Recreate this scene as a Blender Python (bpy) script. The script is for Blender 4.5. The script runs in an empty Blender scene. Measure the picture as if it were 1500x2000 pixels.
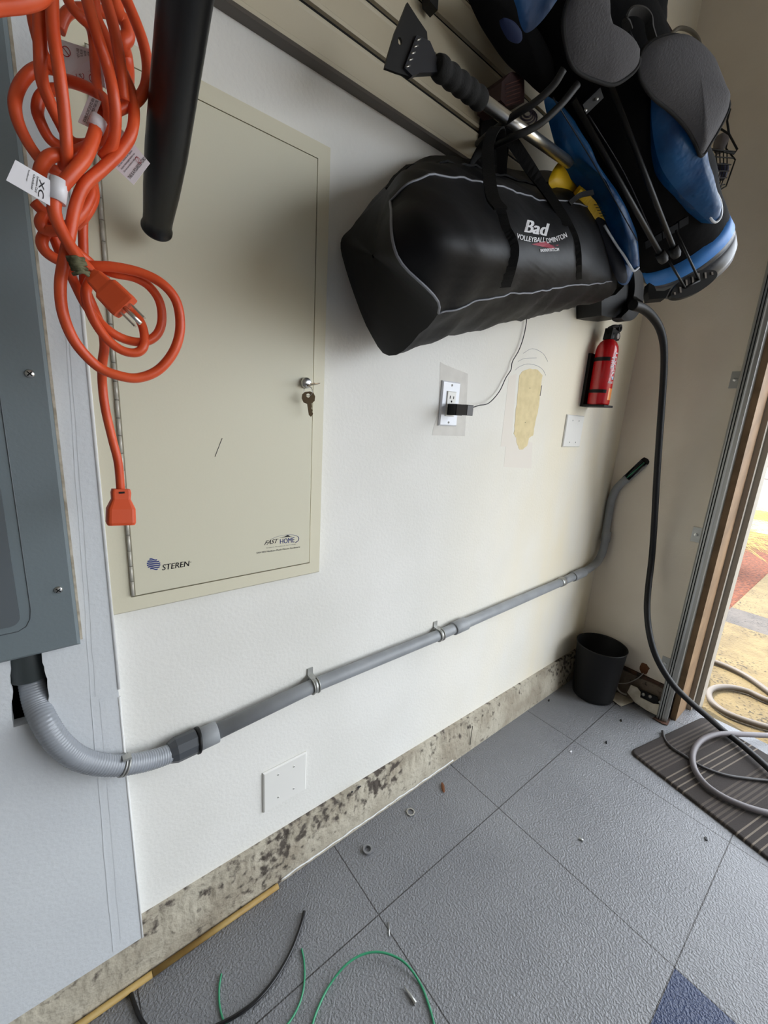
import bpy, math, random
from mathutils import Vector, Matrix, noise
from mathutils.bvhtree import BVHTree

random.seed(7)
SC = bpy.context.scene
COL = SC.collection

# ------------------------------------------------------------------ camera
H = 1.122                      # eye height
FPX = 805.19                   # focal length for a 1500 x 2000 frame
RIGHT = Vector((0.77919245, -0.62380889, 0.06100482)).normalized()
DOWN = Vector((-0.09549102, -0.21434041, -0.97208006)).normalized()
FWD = Vector((0.61946798, 0.75161204, -0.22658058)).normalized()
EYE = Vector((0, 0, H))
cam_d = bpy.data.cameras.new('camera')
cam = bpy.data.objects.new('camera', cam_d)
COL.objects.link(cam)
cam_d.sensor_fit = 'VERTICAL'
cam_d.sensor_height = 36.0
cam_d.lens = FPX / 2000 * 36.0
cam_d.clip_start = 0.02
cam_d.clip_end = 200
m3 = Matrix((RIGHT, -DOWN, -FWD)).transposed()
cam.matrix_world = Matrix.Translation(EYE) @ m3.to_4x4()
SC.camera = cam

# ------------------------------------------------------------------ light
SC.view_settings.view_transform = 'Standard'
SC.view_settings.look = 'None'
SC.view_settings.gamma = 1
SC.view_settings.use_curve_mapping = False
SC.view_settings.exposure = 1.25
w = bpy.data.worlds.new('sky')
SC.world = w
w.use_nodes = True
WB = w.node_tree.nodes['Background']
WB.inputs[0].default_value = (0.86, 0.925, 1.0, 1)
WB.inputs[1].default_value = 2.6
sun_d = bpy.data.lights.new('sun', 'SUN')
sun_d.energy = 3.0
sun_d.angle = math.radians(0.6)
sun_d.color = (1.0, 0.93, 0.80)
sun = bpy.data.objects.new('sun', sun_d)
COL.objects.link(sun)
sun.rotation_euler = Vector((0.12, 0.45, 0.88)).to_track_quat('Z', 'Y').to_euler()
por_d = bpy.data.lights.new('door_opening_daylight', 'AREA')
por_d.shape = 'RECTANGLE'
por_d.size = 2.12
por_d.size_y = 4.9
por_d.cycles.is_portal = True
por = bpy.data.objects.new('door_opening_daylight', por_d)
COL.objects.link(por)
por.location = (2.12, -2.11, 1.06)
por.rotation_euler = Vector((1, 0, 0)).to_track_quat('Z', 'Y').to_euler()

# ------------------------------------------------------------------ helpers
def ray(px, py):
    return RIGHT * (px - 750) + DOWN * (py - 1000) + FWD * FPX

def P(px, py, x=None, y=None, z=None, d=None):
    """point of the room seen at that place of the photo, on plane x / y / z = const or at depth d"""
    r = ray(px, py)
    if y is not None: t = y / r.y
    elif x is not None: t = x / r.x
    elif z is not None: t = (z - H) / r.z
    else: t = d / FPX
    return EYE + r * t

def lin(c):
    return tuple(((v / 255) / 12.92 if v / 255 <= .04045 else ((v / 255 + .055) / 1.055) ** 2.4) for v in c) + (1,)

def mat(name, rgb, rough=.6, metal=0, bump=0, bscale=60, var=0, vscale=8, spec=.5, rgb2=None, coat=0):
    m = bpy.data.materials.new(name)
    m.use_nodes = True
    nt = m.node_tree
    b = nt.nodes['Principled BSDF']
    b.inputs['Base Color'].default_value = lin(rgb)
    b.inputs['Roughness'].default_value = rough
    b.inputs['Metallic'].default_value = metal
    b.inputs['Specular IOR Level'].default_value = spec
    if coat: b.inputs['Coat Weight'].default_value = coat
    tc = nt.nodes.new('ShaderNodeTexCoord')
    if var or rgb2:
        n = nt.nodes.new('ShaderNodeTexNoise')
        n.inputs['Scale'].default_value = vscale
        n.inputs['Detail'].default_value = 5
        nt.links.new(tc.outputs['Object'], n.inputs['Vector'])
        r = nt.nodes.new('ShaderNodeValToRGB')
        r.color_ramp.elements[0].position = .38
        r.color_ramp.elements[1].position = .64
        r.color_ramp.elements[0].color = lin(rgb)
        r.color_ramp.elements[1].color = lin(rgb2 if rgb2 else tuple(max(0, v - var) for v in rgb))
        nt.links.new(n.outputs['Fac'], r.inputs['Fac'])
        nt.links.new(r.outputs['Color'], b.inputs['Base Color'])
    if bump:
        n2 = nt.nodes.new('ShaderNodeTexNoise')
        n2.inputs['Scale'].default_value = bscale
        n2.inputs['Detail'].default_value = 3
        nt.links.new(tc.outputs['Object'], n2.inputs['Vector'])
        bp = nt.nodes.new('ShaderNodeBump')
        bp.inputs['Strength'].default_value = 1
        bp.inputs['Distance'].default_value = bump
        nt.links.new(n2.outputs['Fac'], bp.inputs['Height'])
        nt.links.new(bp.outputs['Normal'], b.inputs['Normal'])
    return m

def spline(pts, n=8, closed=False):
    """Catmull-Rom through the points"""
    pts = [Vector(p) for p in pts]
    out = []
    L = len(pts)
    segs = L if closed else L - 1
    for i in range(segs):
        if closed:
            p0, p1, p2, p3 = pts[(i - 1) % L], pts[i], pts[(i + 1) % L], pts[(i + 2) % L]
        else:
            p0 = pts[i - 1] if i > 0 else pts[0] * 2 - pts[1]
            p1, p2 = pts[i], pts[i + 1]
            p3 = pts[i + 2] if i + 2 < L else pts[-1] * 2 - pts[-2]
        for k in range(n):
            t = k / n
            out.append(.5 * ((2 * p1) + (p2 - p0) * t + (2 * p0 - 5 * p1 + 4 * p2 - p3) * t * t + (3 * p1 - p0 - 3 * p2 + p3) * t ** 3))
    if not closed: out.append(pts[-1].copy())
    return out

ORG = {}

class MB:
    def __init__(s):
        s.v = []; s.f = []; s.sm = []
    def add(s, vs, fs, smooth=False):
        o = len(s.v)
        s.v += [Vector(v) for v in vs]
        s.f += [tuple(i + o for i in f) for f in fs]
        s.sm += [smooth] * len(fs)
        return s
    def box(s, lo, hi, bev=0):
        x0, y0, z0 = lo; x1, y1, z1 = hi
        if bev: return s.frustum_box(lo, hi, bev)
        vs = [(x0, y0, z0), (x1, y0, z0), (x1, y1, z0), (x0, y1, z0), (x0, y0, z1), (x1, y0, z1), (x1, y1, z1), (x0, y1, z1)]
        return s.add(vs, [(0, 3, 2, 1), (4, 5, 6, 7), (0, 1, 5, 4), (1, 2, 6, 5), (2, 3, 7, 6), (3, 0, 4, 7)])
    def frustum_box(s, lo, hi, b):
        """box whose face at y = lo.y is bevelled by b on all four sides"""
        x0, y0, z0 = lo; x1, y1, z1 = hi
        vs = [(x0, y1, z0), (x1, y1, z0), (x1, y1, z1), (x0, y1, z1),
              (x0, y0 + b, z0), (x1, y0 + b, z0), (x1, y0 + b, z1), (x0, y0 + b, z1),
              (x0 + b, y0, z0 + b), (x1 - b, y0, z0 + b), (x1 - b, y0, z1 - b), (x0 + b, y0, z1 - b)]
        fs = [(3, 2, 1, 0), (8, 9, 10, 11)]
        for i in range(4):
            j = (i + 1) % 4
            fs += [(i, j, 4 + j, 4 + i), (4 + i, 4 + j, 8 + j, 8 + i)]
        return s.add(vs, fs)
    def obox(s, c, ax, ay, az):
        """box by centre and three half-axis vectors"""
        c = Vector(c); ax = Vector(ax); ay = Vector(ay); az = Vector(az)
        vs = [c + ax * i + ay * j + az * k for k in (-1, 1) for j in (-1, 1) for i in (-1, 1)]
        return s.add(vs, [(0, 2, 3, 1), (4, 5, 7, 6), (0, 1, 5, 4), (1, 3, 7, 5), (3, 2, 6, 7), (2, 0, 4, 6)])
    def tube(s, pts, r, seg=12, closed=False, cap=True, smooth=True):
        pts = [Vector(p) for p in pts]
        n = len(pts)
        rs = r if isinstance(r, (list, tuple)) else [r] * n
        prev = None
        vs = []
        for i, p in enumerate(pts):
            if closed: t = pts[(i + 1) % n] - pts[i - 1]
            else: t = pts[min(i + 1, n - 1)] - pts[max(i - 1, 0)]
            if t.length < 1e-9: t = Vector((0, 0, 1))
            t.normalize()
            if prev is None:
                u = t.cross(Vector((0, 0, 1)))
                if u.length < .1: u = t.cross(Vector((1, 0, 0)))
            else:
                u = prev - t * prev.dot(t)
            u.normalize(); prev = u
            v = t.cross(u)
            for k in range(seg):
                a = 2 * math.pi * k / seg
                vs.append(p + (u * math.cos(a) + v * math.sin(a)) * rs[i])
        fs = []
        for i in range(n if closed else n - 1):
            j = (i + 1) % n
            for k in range(seg):
                l = (k + 1) % seg
                fs.append((i * seg + k, i * seg + l, j * seg + l, j * seg + k))
        s.add(vs, fs, smooth)
        if cap and not closed:
            o = len(s.v) - n * seg
            s.f += [tuple(o + k for k in reversed(range(seg))), tuple(o + (n - 1) * seg + k for k in range(seg))]
            s.sm += [False, False]
        return s
    def lathe(s, base, axis, prof, seg=32, smooth=True, capa=False, capb=False):
        """prof: (radius, height along axis)"""
        base = Vector(base); axis = Vector(axis).normalized()
        u = axis.cross(Vector((0, 1, 0)))
        if u.length < .1: u = axis.cross(Vector((1, 0, 0)))
        u.normalize(); v = axis.cross(u)
        vs = []
        for r, h in prof:
            for k in range(seg):
                a = 2 * math.pi * k / seg
                vs.append(base + axis * h + (u * math.cos(a) + v * math.sin(a)) * r)
        fs = []
        for i in range(len(prof) - 1):
            for k in range(seg):
                l = (k + 1) % seg
                fs.append((i * seg + k, i * seg + l, (i + 1) * seg + l, (i + 1) * seg + k))
        o = len(s.v)
        s.add(vs, fs, smooth)
        if capa: s.f.append(tuple(o + k for k in reversed(range(seg)))); s.sm.append(False)
        if capb: s.f.append(tuple(o + (len(prof) - 1) * seg + k for k in range(seg))); s.sm.append(False)
        return s
    def prism(s, poly, thick):
        """extrude a 3-D polygon by vector thick"""
        poly = [Vector(p) for p in poly]; t = Vector(thick); n = len(poly)
        vs = poly + [p + t for p in poly]
        fs = [tuple(range(n)), tuple(reversed(range(n, 2 * n)))]
        fs += [(i, n + i, n + (i + 1) % n, (i + 1) % n) for i in range(n)]
        return s.add(vs, fs)
    def grid(s, rows, smooth=True, closed_u=False, closed_v=False):
        n = len(rows); m = len(rows[0])
        vs = [p for r in rows for p in r]
        fs = []
        for i in range(n if closed_v else n - 1):
            i2 = (i + 1) % n
            for j in range(m if closed_u else m - 1):
                j2 = (j + 1) % m
                fs.append((i * m + j, i * m + j2, i2 * m + j2, i2 * m + j))
        return s.add(vs, fs, smooth)
    def puff(s, outline, normal, h, back=None, rings=6, k=.5, wr=0, ws=18):
        """a padded panel: outline loop of 3-D points, swollen by h along normal and by back behind"""
        o = [Vector(p) for p in outline]; n = Vector(normal).normalized()
        c = sum(o, Vector()) / len(o)
        if back is None: back = h * .4
        L = len(o)
        def side(hh, flip):
            rows = []
            for i in range(rings + 1):
                t = i / rings
                sc = 1 - t
                hv = hh * (1 - sc ** 2.2) ** k
                row = []
                for p in o:
                    q = c + (p - c) * sc + n * hv
                    if wr and sc < 1:
                        q += n * (noise.noise(q * ws) * wr)
                    row.append(q)
                rows.append(row)
            if flip: rows = [list(reversed(r)) for r in rows]
            base = len(s.v)
            s.grid(rows, True, closed_u=True)
        side(h, False); side(-back, True)
        return s
    def ribbon(s, pts, wdir, width, thick=.0015, ndir=None):
        """flat strap along pts; wdir = direction across (vector or list)"""
        pts = [Vector(p) for p in pts]; n = len(pts)
        rows = []
        for i, p in enumerate(pts):
            t = (pts[min(i + 1, n - 1)] - pts[max(i - 1, 0)]).normalized()
            wd = Vector(wdir[i] if isinstance(wdir, list) else wdir)
            wd = (wd - t * wd.dot(t)).normalized()
            nn = t.cross(wd).normalized()
            a = wd * width / 2; b = nn * thick / 2
            rows.append([p - a - b, p + a - b, p + a + b, p - a + b])
        s.grid(rows, False, closed_u=True)
        o = len(s.v) - 4 * n
        s.f += [(o + 3, o + 2, o + 1, o), (o + 4 * n - 4, o + 4 * n - 3, o + 4 * n - 2, o + 4 * n - 1)]
        s.sm += [False, False]
        return s
    def build(s, name, m, parent=None, org=None):
        if parent is not None: o0 = ORG[parent.name]
        elif org is not None: o0 = Vector(org)
        else:
            xs = [v.x for v in s.v]; ys = [v.y for v in s.v]; zs = [v.z for v in s.v]
            o0 = Vector(((min(xs) + max(xs)) / 2, (min(ys) + max(ys)) / 2, min(zs)))
        me = bpy.data.meshes.new(name)
        me.from_pydata([v - o0 for v in s.v], [], s.f)
        me.polygons.foreach_set('use_smooth', s.sm)
        me.materials.append(m)
        me.update()
        ob = bpy.data.objects.new(name, me)
        COL.objects.link(ob)
        if parent is not None: ob.parent = parent
        else: ob.location = o0
        ORG[ob.name] = o0
        return ob

def tag(o, label, cat, group=None, kind=None):
    if label: o['label'] = label
    if cat: o['category'] = cat
    if group: o['group'] = group
    if kind: o['kind'] = kind
    return o

def thing(name, loc, label, cat, group=None):
    e = bpy.data.objects.new(name, None)
    COL.objects.link(e)
    e.empty_display_size = .03
    e.location = loc
    ORG[e.name] = Vector(loc)
    return tag(e, label, cat, group)

def struct(o, label=None):
    o['kind'] = 'structure'
    if label: o['label'] = label
    return o

_tc = {}
def text_geo(body, shear=0):
    key = (body, shear)
    if key in _tc: return _tc[key]
    cu = bpy.data.curves.new('t', 'FONT')
    cu.body = body; cu.size = 1; cu.shear = shear; cu.resolution_u = 3
    ob = bpy.data.objects.new('t', cu)
    COL.objects.link(ob)
    bpy.context.view_layer.update()
    me = bpy.data.meshes.new_from_object(ob.evaluated_get(bpy.context.evaluated_depsgraph_get()))
    vs = [v.co.copy() for v in me.vertices]; fs = [tuple(p.vertices) for p in me.polygons]
    bpy.data.objects.remove(ob); bpy.data.curves.remove(cu); bpy.data.meshes.remove(me)
    _tc[key] = (vs, fs)
    return vs, fs

def text_on(mb, body, fn, shear=0, bold=0):
    """letters mapped by fn(u, v) with u in 0..1 along the word, v in 0..1 over the cap height"""
    vs, fs = text_geo(body, shear)
    x0 = min(v.x for v in vs); x1 = max(v.x for v in vs)
    sets = [0] if not bold else [-bold, bold]
    for b in sets:
        mb.add([fn((v.x + b - x0) / (x1 - x0), v.y / .70) for v in vs], fs)
    return mb

def quad_map(bl, br, tl, tr):
    bl, br, tl, tr = map(Vector, (bl, br, tl, tr))
    return lambda u, v: bl * (1 - u) * (1 - v) + br * u * (1 - v) + tl * (1 - u) * v + tr * u * v

def circle_map(q, c, r, th=.12, n=24, a0=0, a1=2 * math.pi):
    """flat ring in the (u, v) space of map q"""
    vs = []; fs = []
    for i in range(n + 1):
        a = a0 + (a1 - a0) * i / n
        for rr in (r, r * (1 - th)):
            vs.append(q(c[0] + rr * math.cos(a), c[1] + rr * math.sin(a)))
    for i in range(n): fs.append((2 * i, 2 * i + 1, 2 * i + 3, 2 * i + 2))
    return vs, fs

# ------------------------------------------------------------------ materials
def wall_mat(name, a, b, cream=None):
    m = mat(name, a, rough=.75, bump=.0006, bscale=140, rgb2=b, vscale=3.2, spec=.25)
    if cream:
        nt = m.node_tree
        bs = nt.nodes['Principled BSDF']
        src = bs.inputs['Base Color'].links[0].from_socket
        tc = nt.nodes.new('ShaderNodeTexCoord')
        sx = nt.nodes.new('ShaderNodeSeparateXYZ')
        nt.links.new(tc.outputs['Object'], sx.inputs[0])
        wv = nt.nodes.new('ShaderNodeMapRange')      # old cream paint plus warm bounce light put into the colour, growing rightwards
        wv.inputs['From Min'].default_value = -0.25; wv.inputs['From Max'].default_value = .55
        nt.links.new(sx.outputs['X'], wv.inputs['Value'])
        n = nt.nodes.new('ShaderNodeTexNoise'); n.inputs['Scale'].default_value = 2.6; n.inputs['Detail'].default_value = 6
        mp = nt.nodes.new('ShaderNodeMapping'); mp.inputs['Scale'].default_value = (1.6, 1, .6)
        nt.links.new(tc.outputs['Object'], mp.inputs[0]); nt.links.new(mp.outputs[0], n.inputs['Vector'])
        ad = nt.nodes.new('ShaderNodeMath'); ad.operation = 'MULTIPLY'
        r2 = nt.nodes.new('ShaderNodeMapRange')
        r2.inputs['From Min'].default_value = .35; r2.inputs['From Max'].default_value = .6
        r2.inputs['To Min'].default_value = .35
        nt.links.new(n.outputs['Fac'], r2.inputs['Value'])
        nt.links.new(wv.outputs[0], ad.inputs[0]); nt.links.new(r2.outputs[0], ad.inputs[1])
        mx = nt.nodes.new('ShaderNodeMix'); mx.data_type = 'RGBA'
        nt.links.new(ad.outputs[0], mx.inputs['Factor'])
        nt.links.new(src, mx.inputs['A']); mx.inputs['B'].default_value = lin(cream)
        nt.links.new(mx.outputs['Result'], bs.inputs['Base Color'])
    return m

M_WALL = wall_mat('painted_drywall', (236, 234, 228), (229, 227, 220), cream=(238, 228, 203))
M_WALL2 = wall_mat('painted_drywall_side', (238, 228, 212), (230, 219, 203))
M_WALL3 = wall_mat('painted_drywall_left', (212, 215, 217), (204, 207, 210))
M_CEIL = mat('ceiling_paint', (206, 202, 194), .9)
M_DARK = mat('dark_void', (14, 13, 12), .9)
M_TAPE = mat('joint_tape_paint', (232, 232, 230), .7, bump=.0008, bscale=50)
M_PATCH = mat('bare_drywall_paper', (230, 212, 166), .9, var=10, vscale=40)
M_MUD = mat('gray_touch_up', (221, 217, 209), .8, var=8, vscale=30)
M_PEN = mat('pencil_mark', (150, 146, 150), .9)
M_SLAT = mat('slatwall_vinyl', (200, 190, 166), .5, bump=.0002, bscale=200)
M_BLACKP = mat('black_plastic', (11, 11, 12), .5, spec=.35)
M_BLACKR = mat('black_rubber', (16, 16, 18), .6)
M_TUBE = mat('black_wand_plastic', (13, 13, 15), .36, bump=.0002, bscale=90)
M_CHROME = mat('zinc_steel', (200, 200, 198), .28, 1)
M_STEEL = mat('galvanised_steel', (178, 178, 174), .34, .6)
M_ALU = mat('brushed_aluminium', (215, 212, 205), .3, 1)
M_ORANGE = mat('orange_cord_jacket', (222, 88, 44), .42, bump=.0003, bscale=120, var=18, vscale=20)
M_ORANGE2 = mat('orange_moulded_plug', (212, 80, 36), .5)
M_TAG = mat('white_vinyl_tag', (226, 224, 228), .35)
M_INK = mat('printed_black', (30, 28, 32), .6)
M_REDINK = mat('printed_red', (170, 40, 50), .6)
M_BLUEINK = mat('printed_blue', (26, 44, 120), .6)
M_WHITEINK = mat('printed_white', (225, 225, 228), .6)
M_PANEL = mat('grey_panel_enamel', (112, 122, 126), .42, bump=.00015, bscale=220)
M_PANEL2 = mat('grey_panel_door_enamel', (92, 98, 102), .42)
M_ENC = mat('beige_enclosure_enamel', (220, 214, 190), .48, bump=.00008, bscale=300)
M_ENC2 = mat('beige_door_enamel', (216, 211, 188), .5, bump=.00008, bscale=300)
M_PLATE = mat('white_cover_plate', (235, 233, 227), .45)
M_PVC = mat('grey_pvc', (150, 153, 156), .45, var=10, vscale=20)
M_FLEX = mat('grey_flex_conduit', (146, 150, 156), .24)
M_NUT = mat('dark_grey_connector', (74, 77, 82), .45)
M_BAG = mat('black_bag_nylon', (10, 10, 13), .58, bump=.002, bscale=12, spec=.2)
M_BAG2 = mat('black_bag_bottom', (30, 28, 30), .65, bump=.002, bscale=18, spec=.25)
M_WEB = mat('black_webbing', (9, 9, 10), .8, spec=.2, bump=.0005, bscale=400)
M_PIPE = mat('grey_piping', (110, 112, 120), .5)
M_GOLF = mat('black_golf_fabric', (7, 7, 9), .85, bump=.001, bscale=60, spec=.15)
M_BLUE = mat('blue_golf_nylon', (4, 82, 136), .42, bump=.006, bscale=20, rgb2=(2, 56, 104), vscale=14)
M_BLUE2 = mat('blue_golf_ring', (52, 128, 208), .5)
M_MESHPAD = mat('grey_mesh_pad', (92, 91, 94), .9, spec=.2, bump=.0012, bscale=260)
M_WPIPE = mat('white_piping', (220, 225, 232), .5)
M_YEL = mat('yellow_plastic', (236, 190, 20), .45)
M_RED = mat('red_extinguisher_paint', (188, 16, 24), .22, coat=.5)
M_FLAME = mat('printed_orange_yellow', (226, 130, 40), .35)
M_BUCKET = mat('black_bin_plastic', (14, 13, 14), .55, spec=.35)
M_WOOD = mat('old_jamb_wood', (146, 116, 84), .7, rgb2=(120, 94, 66), vscale=10, bump=.001, bscale=30)
M_TRIM = mat('taupe_trim_paint', (166, 158, 146), .6)
M_RUST = mat('rusty_plate', (92, 60, 44), .8, rgb2=(52, 38, 32), vscale=40)
M_CARD = mat('dirty_white_card', (214, 206, 190), .8, rgb2=(190, 180, 160), vscale=30)
M_BRASS = mat('dark_key_metal', (116, 100, 80), .35, 1)
M_GREY = mat('charcoal_charger', (70, 66, 66), .5)
M_EV = mat('ev_cable_jacket', (10, 10, 13), .5, spec=.35)
M_CABLE = mat('grey_cable_jacket', (104, 98, 100), .5)
M_CABLE2 = mat('thin_dark_cable_jacket', (50, 46, 46), .5)
M_HOSE = mat('pale_grey_cable_jacket', (92, 84, 76), .5)
M_GREEN = mat('green_wire_insulation', (60, 150, 110), .35)
M_BWIRE = mat('black_wire_insulation', (16, 16, 20), .3)
M_STRIPW = mat('tan_wood_strip', (176, 148, 88), .6, rgb2=(150, 118, 62), vscale=12)
M_BROWN = mat('brown_scrap', (110, 66, 36), .8)

def concrete(name, a, b, c):
    m = mat(name, a, .9, bump=.006, bscale=45, rgb2=b, vscale=9)
    nt = m.node_tree; bs = nt.nodes['Principled BSDF']
    src = bs.inputs['Base Color'].links[0].from_socket
    tc = nt.nodes.new('ShaderNodeTexCoord')
    n = nt.nodes.new('ShaderNodeTexNoise'); n.inputs['Scale'].default_value = 55; n.inputs['Detail'].default_value = 4
    nt.links.new(tc.outputs['Object'], n.inputs['Vector'])
    n3 = nt.nodes.new('ShaderNodeTexNoise'); n3.inputs['Scale'].default_value = 5
    nt.links.new(tc.outputs['Object'], n3.inputs['Vector'])
    ad = nt.nodes.new('ShaderNodeMath'); ad.operation = 'MULTIPLY_ADD'
    nt.links.new(n3.outputs['Fac'], ad.inputs[0]); ad.inputs[1].default_value = .5
    nt.links.new(n.outputs['Fac'], ad.inputs[2])
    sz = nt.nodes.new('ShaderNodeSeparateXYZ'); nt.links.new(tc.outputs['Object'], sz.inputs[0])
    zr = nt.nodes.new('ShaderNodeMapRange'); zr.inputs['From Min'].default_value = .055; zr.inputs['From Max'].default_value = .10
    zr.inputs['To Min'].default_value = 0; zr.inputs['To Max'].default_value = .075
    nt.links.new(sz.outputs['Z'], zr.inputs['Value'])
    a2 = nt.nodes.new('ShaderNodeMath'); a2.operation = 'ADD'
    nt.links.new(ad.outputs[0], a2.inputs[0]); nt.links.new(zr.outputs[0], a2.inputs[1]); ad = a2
    r = nt.nodes.new('ShaderNodeMapRange')
    r.inputs['From Min'].default_value = .84; r.inputs['From Max'].default_value = .98
    nt.links.new(ad.outputs[0], r.inputs['Value'])
    mx = nt.nodes.new('ShaderNodeMix'); mx.data_type = 'RGBA'
    nt.links.new(r.outputs[0], mx.inputs['Factor']); nt.links.new(src, mx.inputs['A'])
    mx.inputs['B'].default_value = lin(c)
    nt.links.new(mx.outputs['Result'], bs.inputs['Base Color'])
    return m
M_CONC = concrete('stem_wall_concrete', (186, 178, 160), (158, 148, 130), (78, 70, 62))
M_CONC2 = concrete('dirty_sill_concrete', (120, 106, 92), (88, 74, 62), (50, 42, 38))

# floor: textured vinyl tiles, joints every 0.4572 m
def floor_mat():
    m = bpy.data.materials.new('textured_garage_tiles'); m.use_nodes = True
    nt = m.node_tree; b = nt.nodes['Principled BSDF']; N = nt.nodes.new; L = nt.links.new
    tc = N('ShaderNodeTexCoord'); sp = N('ShaderNodeSeparateXYZ'); L(tc.outputs['Object'], sp.inputs[0])
    def math_(op, a, bb=None, c=None):
        n = N('ShaderNodeMath'); n.operation = op
        for i, v in enumerate((a, bb, c)):
            if v is None: continue
            if isinstance(v, (int, float)): n.inputs[i].default_value = v
            else: L(v, n.inputs[i])
        return n.outputs[0]
    def joint(sock, off, wd):
        u = math_('ADD', sock, -off); u = math_('DIVIDE', u, .4572); u = math_('ADD', u, 100.5)
        fr = math_('FRACT', u); d = math_('ABSOLUTE', math_('SUBTRACT', fr, .5))
        return math_('LESS_THAN', d, wd / .4572 / 2)
    jx = joint(sp.outputs['X'], .949, .0026); jy = joint(sp.outputs['Y'], .5245, .0026)
    j = math_('MAXIMUM', jx, jy)
    blue = math_('MULTIPLY', math_('LESS_THAN', sp.outputs['X'], .949), math_('LESS_THAN', sp.outputs['Y'], .0673))
    blue = math_('MULTIPLY', blue, math_('GREATER_THAN', sp.outputs['X'], .4918))
    n = N('ShaderNodeTexNoise'); n.inputs['Scale'].default_value = 3; n.inputs['Detail'].default_value = 6
    L(tc.outputs['Object'], n.inputs['Vector'])
    r = N('ShaderNodeValToRGB'); r.color_ramp.elements[0].position = .35; r.color_ramp.elements[1].position = .7
    r.color_ramp.elements[0].color = lin((136, 137, 140)); r.color_ramp.elements[1].color = lin((124, 125, 129))
    L(n.outputs['Fac'], r.inputs['Fac'])
    m1 = N('ShaderNodeMix'); m1.data_type = 'RGBA'; L(blue, m1.inputs['Factor']); L(r.outputs['Color'], m1.inputs['A'])
    m1.inputs['B'].default_value = lin((38, 54, 90))
    m2 = N('ShaderNodeMix'); m2.data_type = 'RGBA'; L(j, m2.inputs['Factor']); L(m1.outputs['Result'], m2.inputs['A'])
    m2.inputs['B'].default_value = lin((66, 64, 64))
    L(m2.outputs['Result'], b.inputs['Base Color'])
    b.inputs['Roughness'].default_value = .36
    v = N('ShaderNodeTexNoise'); v.inputs['Scale'].default_value = 210; v.inputs['Detail'].default_value = 2.5
    v.inputs['Distortion'].default_value = .15
    L(tc.outputs['Object'], v.inputs['Vector'])
    mr = N('ShaderNodeMapRange'); mr.inputs['From Min'].default_value = .35; mr.inputs['From Max'].default_value = .7
    mr.interpolation_type = 'SMOOTHSTEP'
    L(v.outputs['Fac'], mr.inputs['Value'])
    h = math_('SUBTRACT', mr.outputs[0], math_('MULTIPLY', j, 1.5))
    bp = N('ShaderNodeBump'); bp.inputs['Distance'].default_value = .0011; L(h, bp.inputs['Height'])
    L(bp.outputs['Normal'], b.inputs['Normal'])
    return m
M_FLOOR = floor_mat()

WY = .745      # face of the long drywall
LY = .725      # face of the furred-out wall at the left
RX = 1.86      # face of the short return wall beside the door
CE = 2.75

# ------------------------------------------------------------------ setting
fl = MB().box((-4.2, -5.2, -.05), (2.02, .86, 0)).build('floor', M_FLOOR, org=(0, 0, 0)); struct(fl)
b = MB().box((.05, WY, .13), (RX + .16, WY + .12, CE))
wb = b.build('wall_back', M_WALL, org=(1.0, WY, 1.1)); struct(wb, 'long white drywall with cream patches above the concrete curb')
# ragged missing corner of drywall beside the furred wall, and the tiny nicks along the edge
b = MB()
for i in range(30):
    x = .25 + i * .055 + random.uniform(-.02, .02)
    b.box((x, WY - .0006, .13 - random.uniform(.001, .004)), (x + random.uniform(.01, .04), WY + .01, .131))
b.build('torn_paper_edge', M_CARD, wb)

# furred-out wall at the left with the sawn hole under the breaker panel
def jag(px0, py0, px1, py1, n, amp):
    a = P(px0, py0, y=LY); c = P(px1, py1, y=LY)
    return [a.lerp(c, i / n) + Vector((random.uniform(-amp, amp), 0, 0)) for i in range(n + 1)]
hl = jag(16, 1290, 26, 1421, 14, .0015)
hr = jag(84, 1285, 101, 1400, 14, .0015)
hr[0].z = hl[0].z
z0 = .098; zt = CE; xr = .052
hb = min(hl[-1].z, hr[-1].z)
b = MB()
th = Vector((0, .02, 0))
b.box((-4.2, LY, z0), (hl[0].x - .03, LY + .13, zt))
def strip(edge, xo, flip):
    for i in range(len(edge) - 1):
        p, q = edge[i], edge[i + 1]
        b.prism([(p.x, LY, p.z), (q.x, LY, q.z), (xo, LY, q.z), (xo, LY, p.z)] if not flip else
                [(xo, LY, p.z), (xo, LY, q.z), (q.x, LY, q.z), (p.x, LY, p.z)], th)
strip(hl, hl[0].x - .03, True)
strip(hr, xr, False)
zbl, zbr = hl[-1].z, hr[-1].z
b.prism([(hl[0].x - .03, LY, zbl), (hl[0].x - .03, LY, z0), (xr, LY, z0), (xr, LY, zbr), (hr[-1].x, LY, zbr), (hl[-1].x, LY, zbl)], th)
b.box((hl[0].x - .03, LY, hl[0].z), (xr, LY + .02, zt))
b.box((hl[0].x - .03, LY + .115, z0), (xr, LY + .13, zt))
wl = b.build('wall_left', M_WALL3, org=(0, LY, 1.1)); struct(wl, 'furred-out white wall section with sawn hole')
# cavity lining
MB().box((hl[0].x - .031, LY + .09, .4), (xr - .002, LY + .11, .85)).build('cavity', M_DARK, wl)
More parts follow.
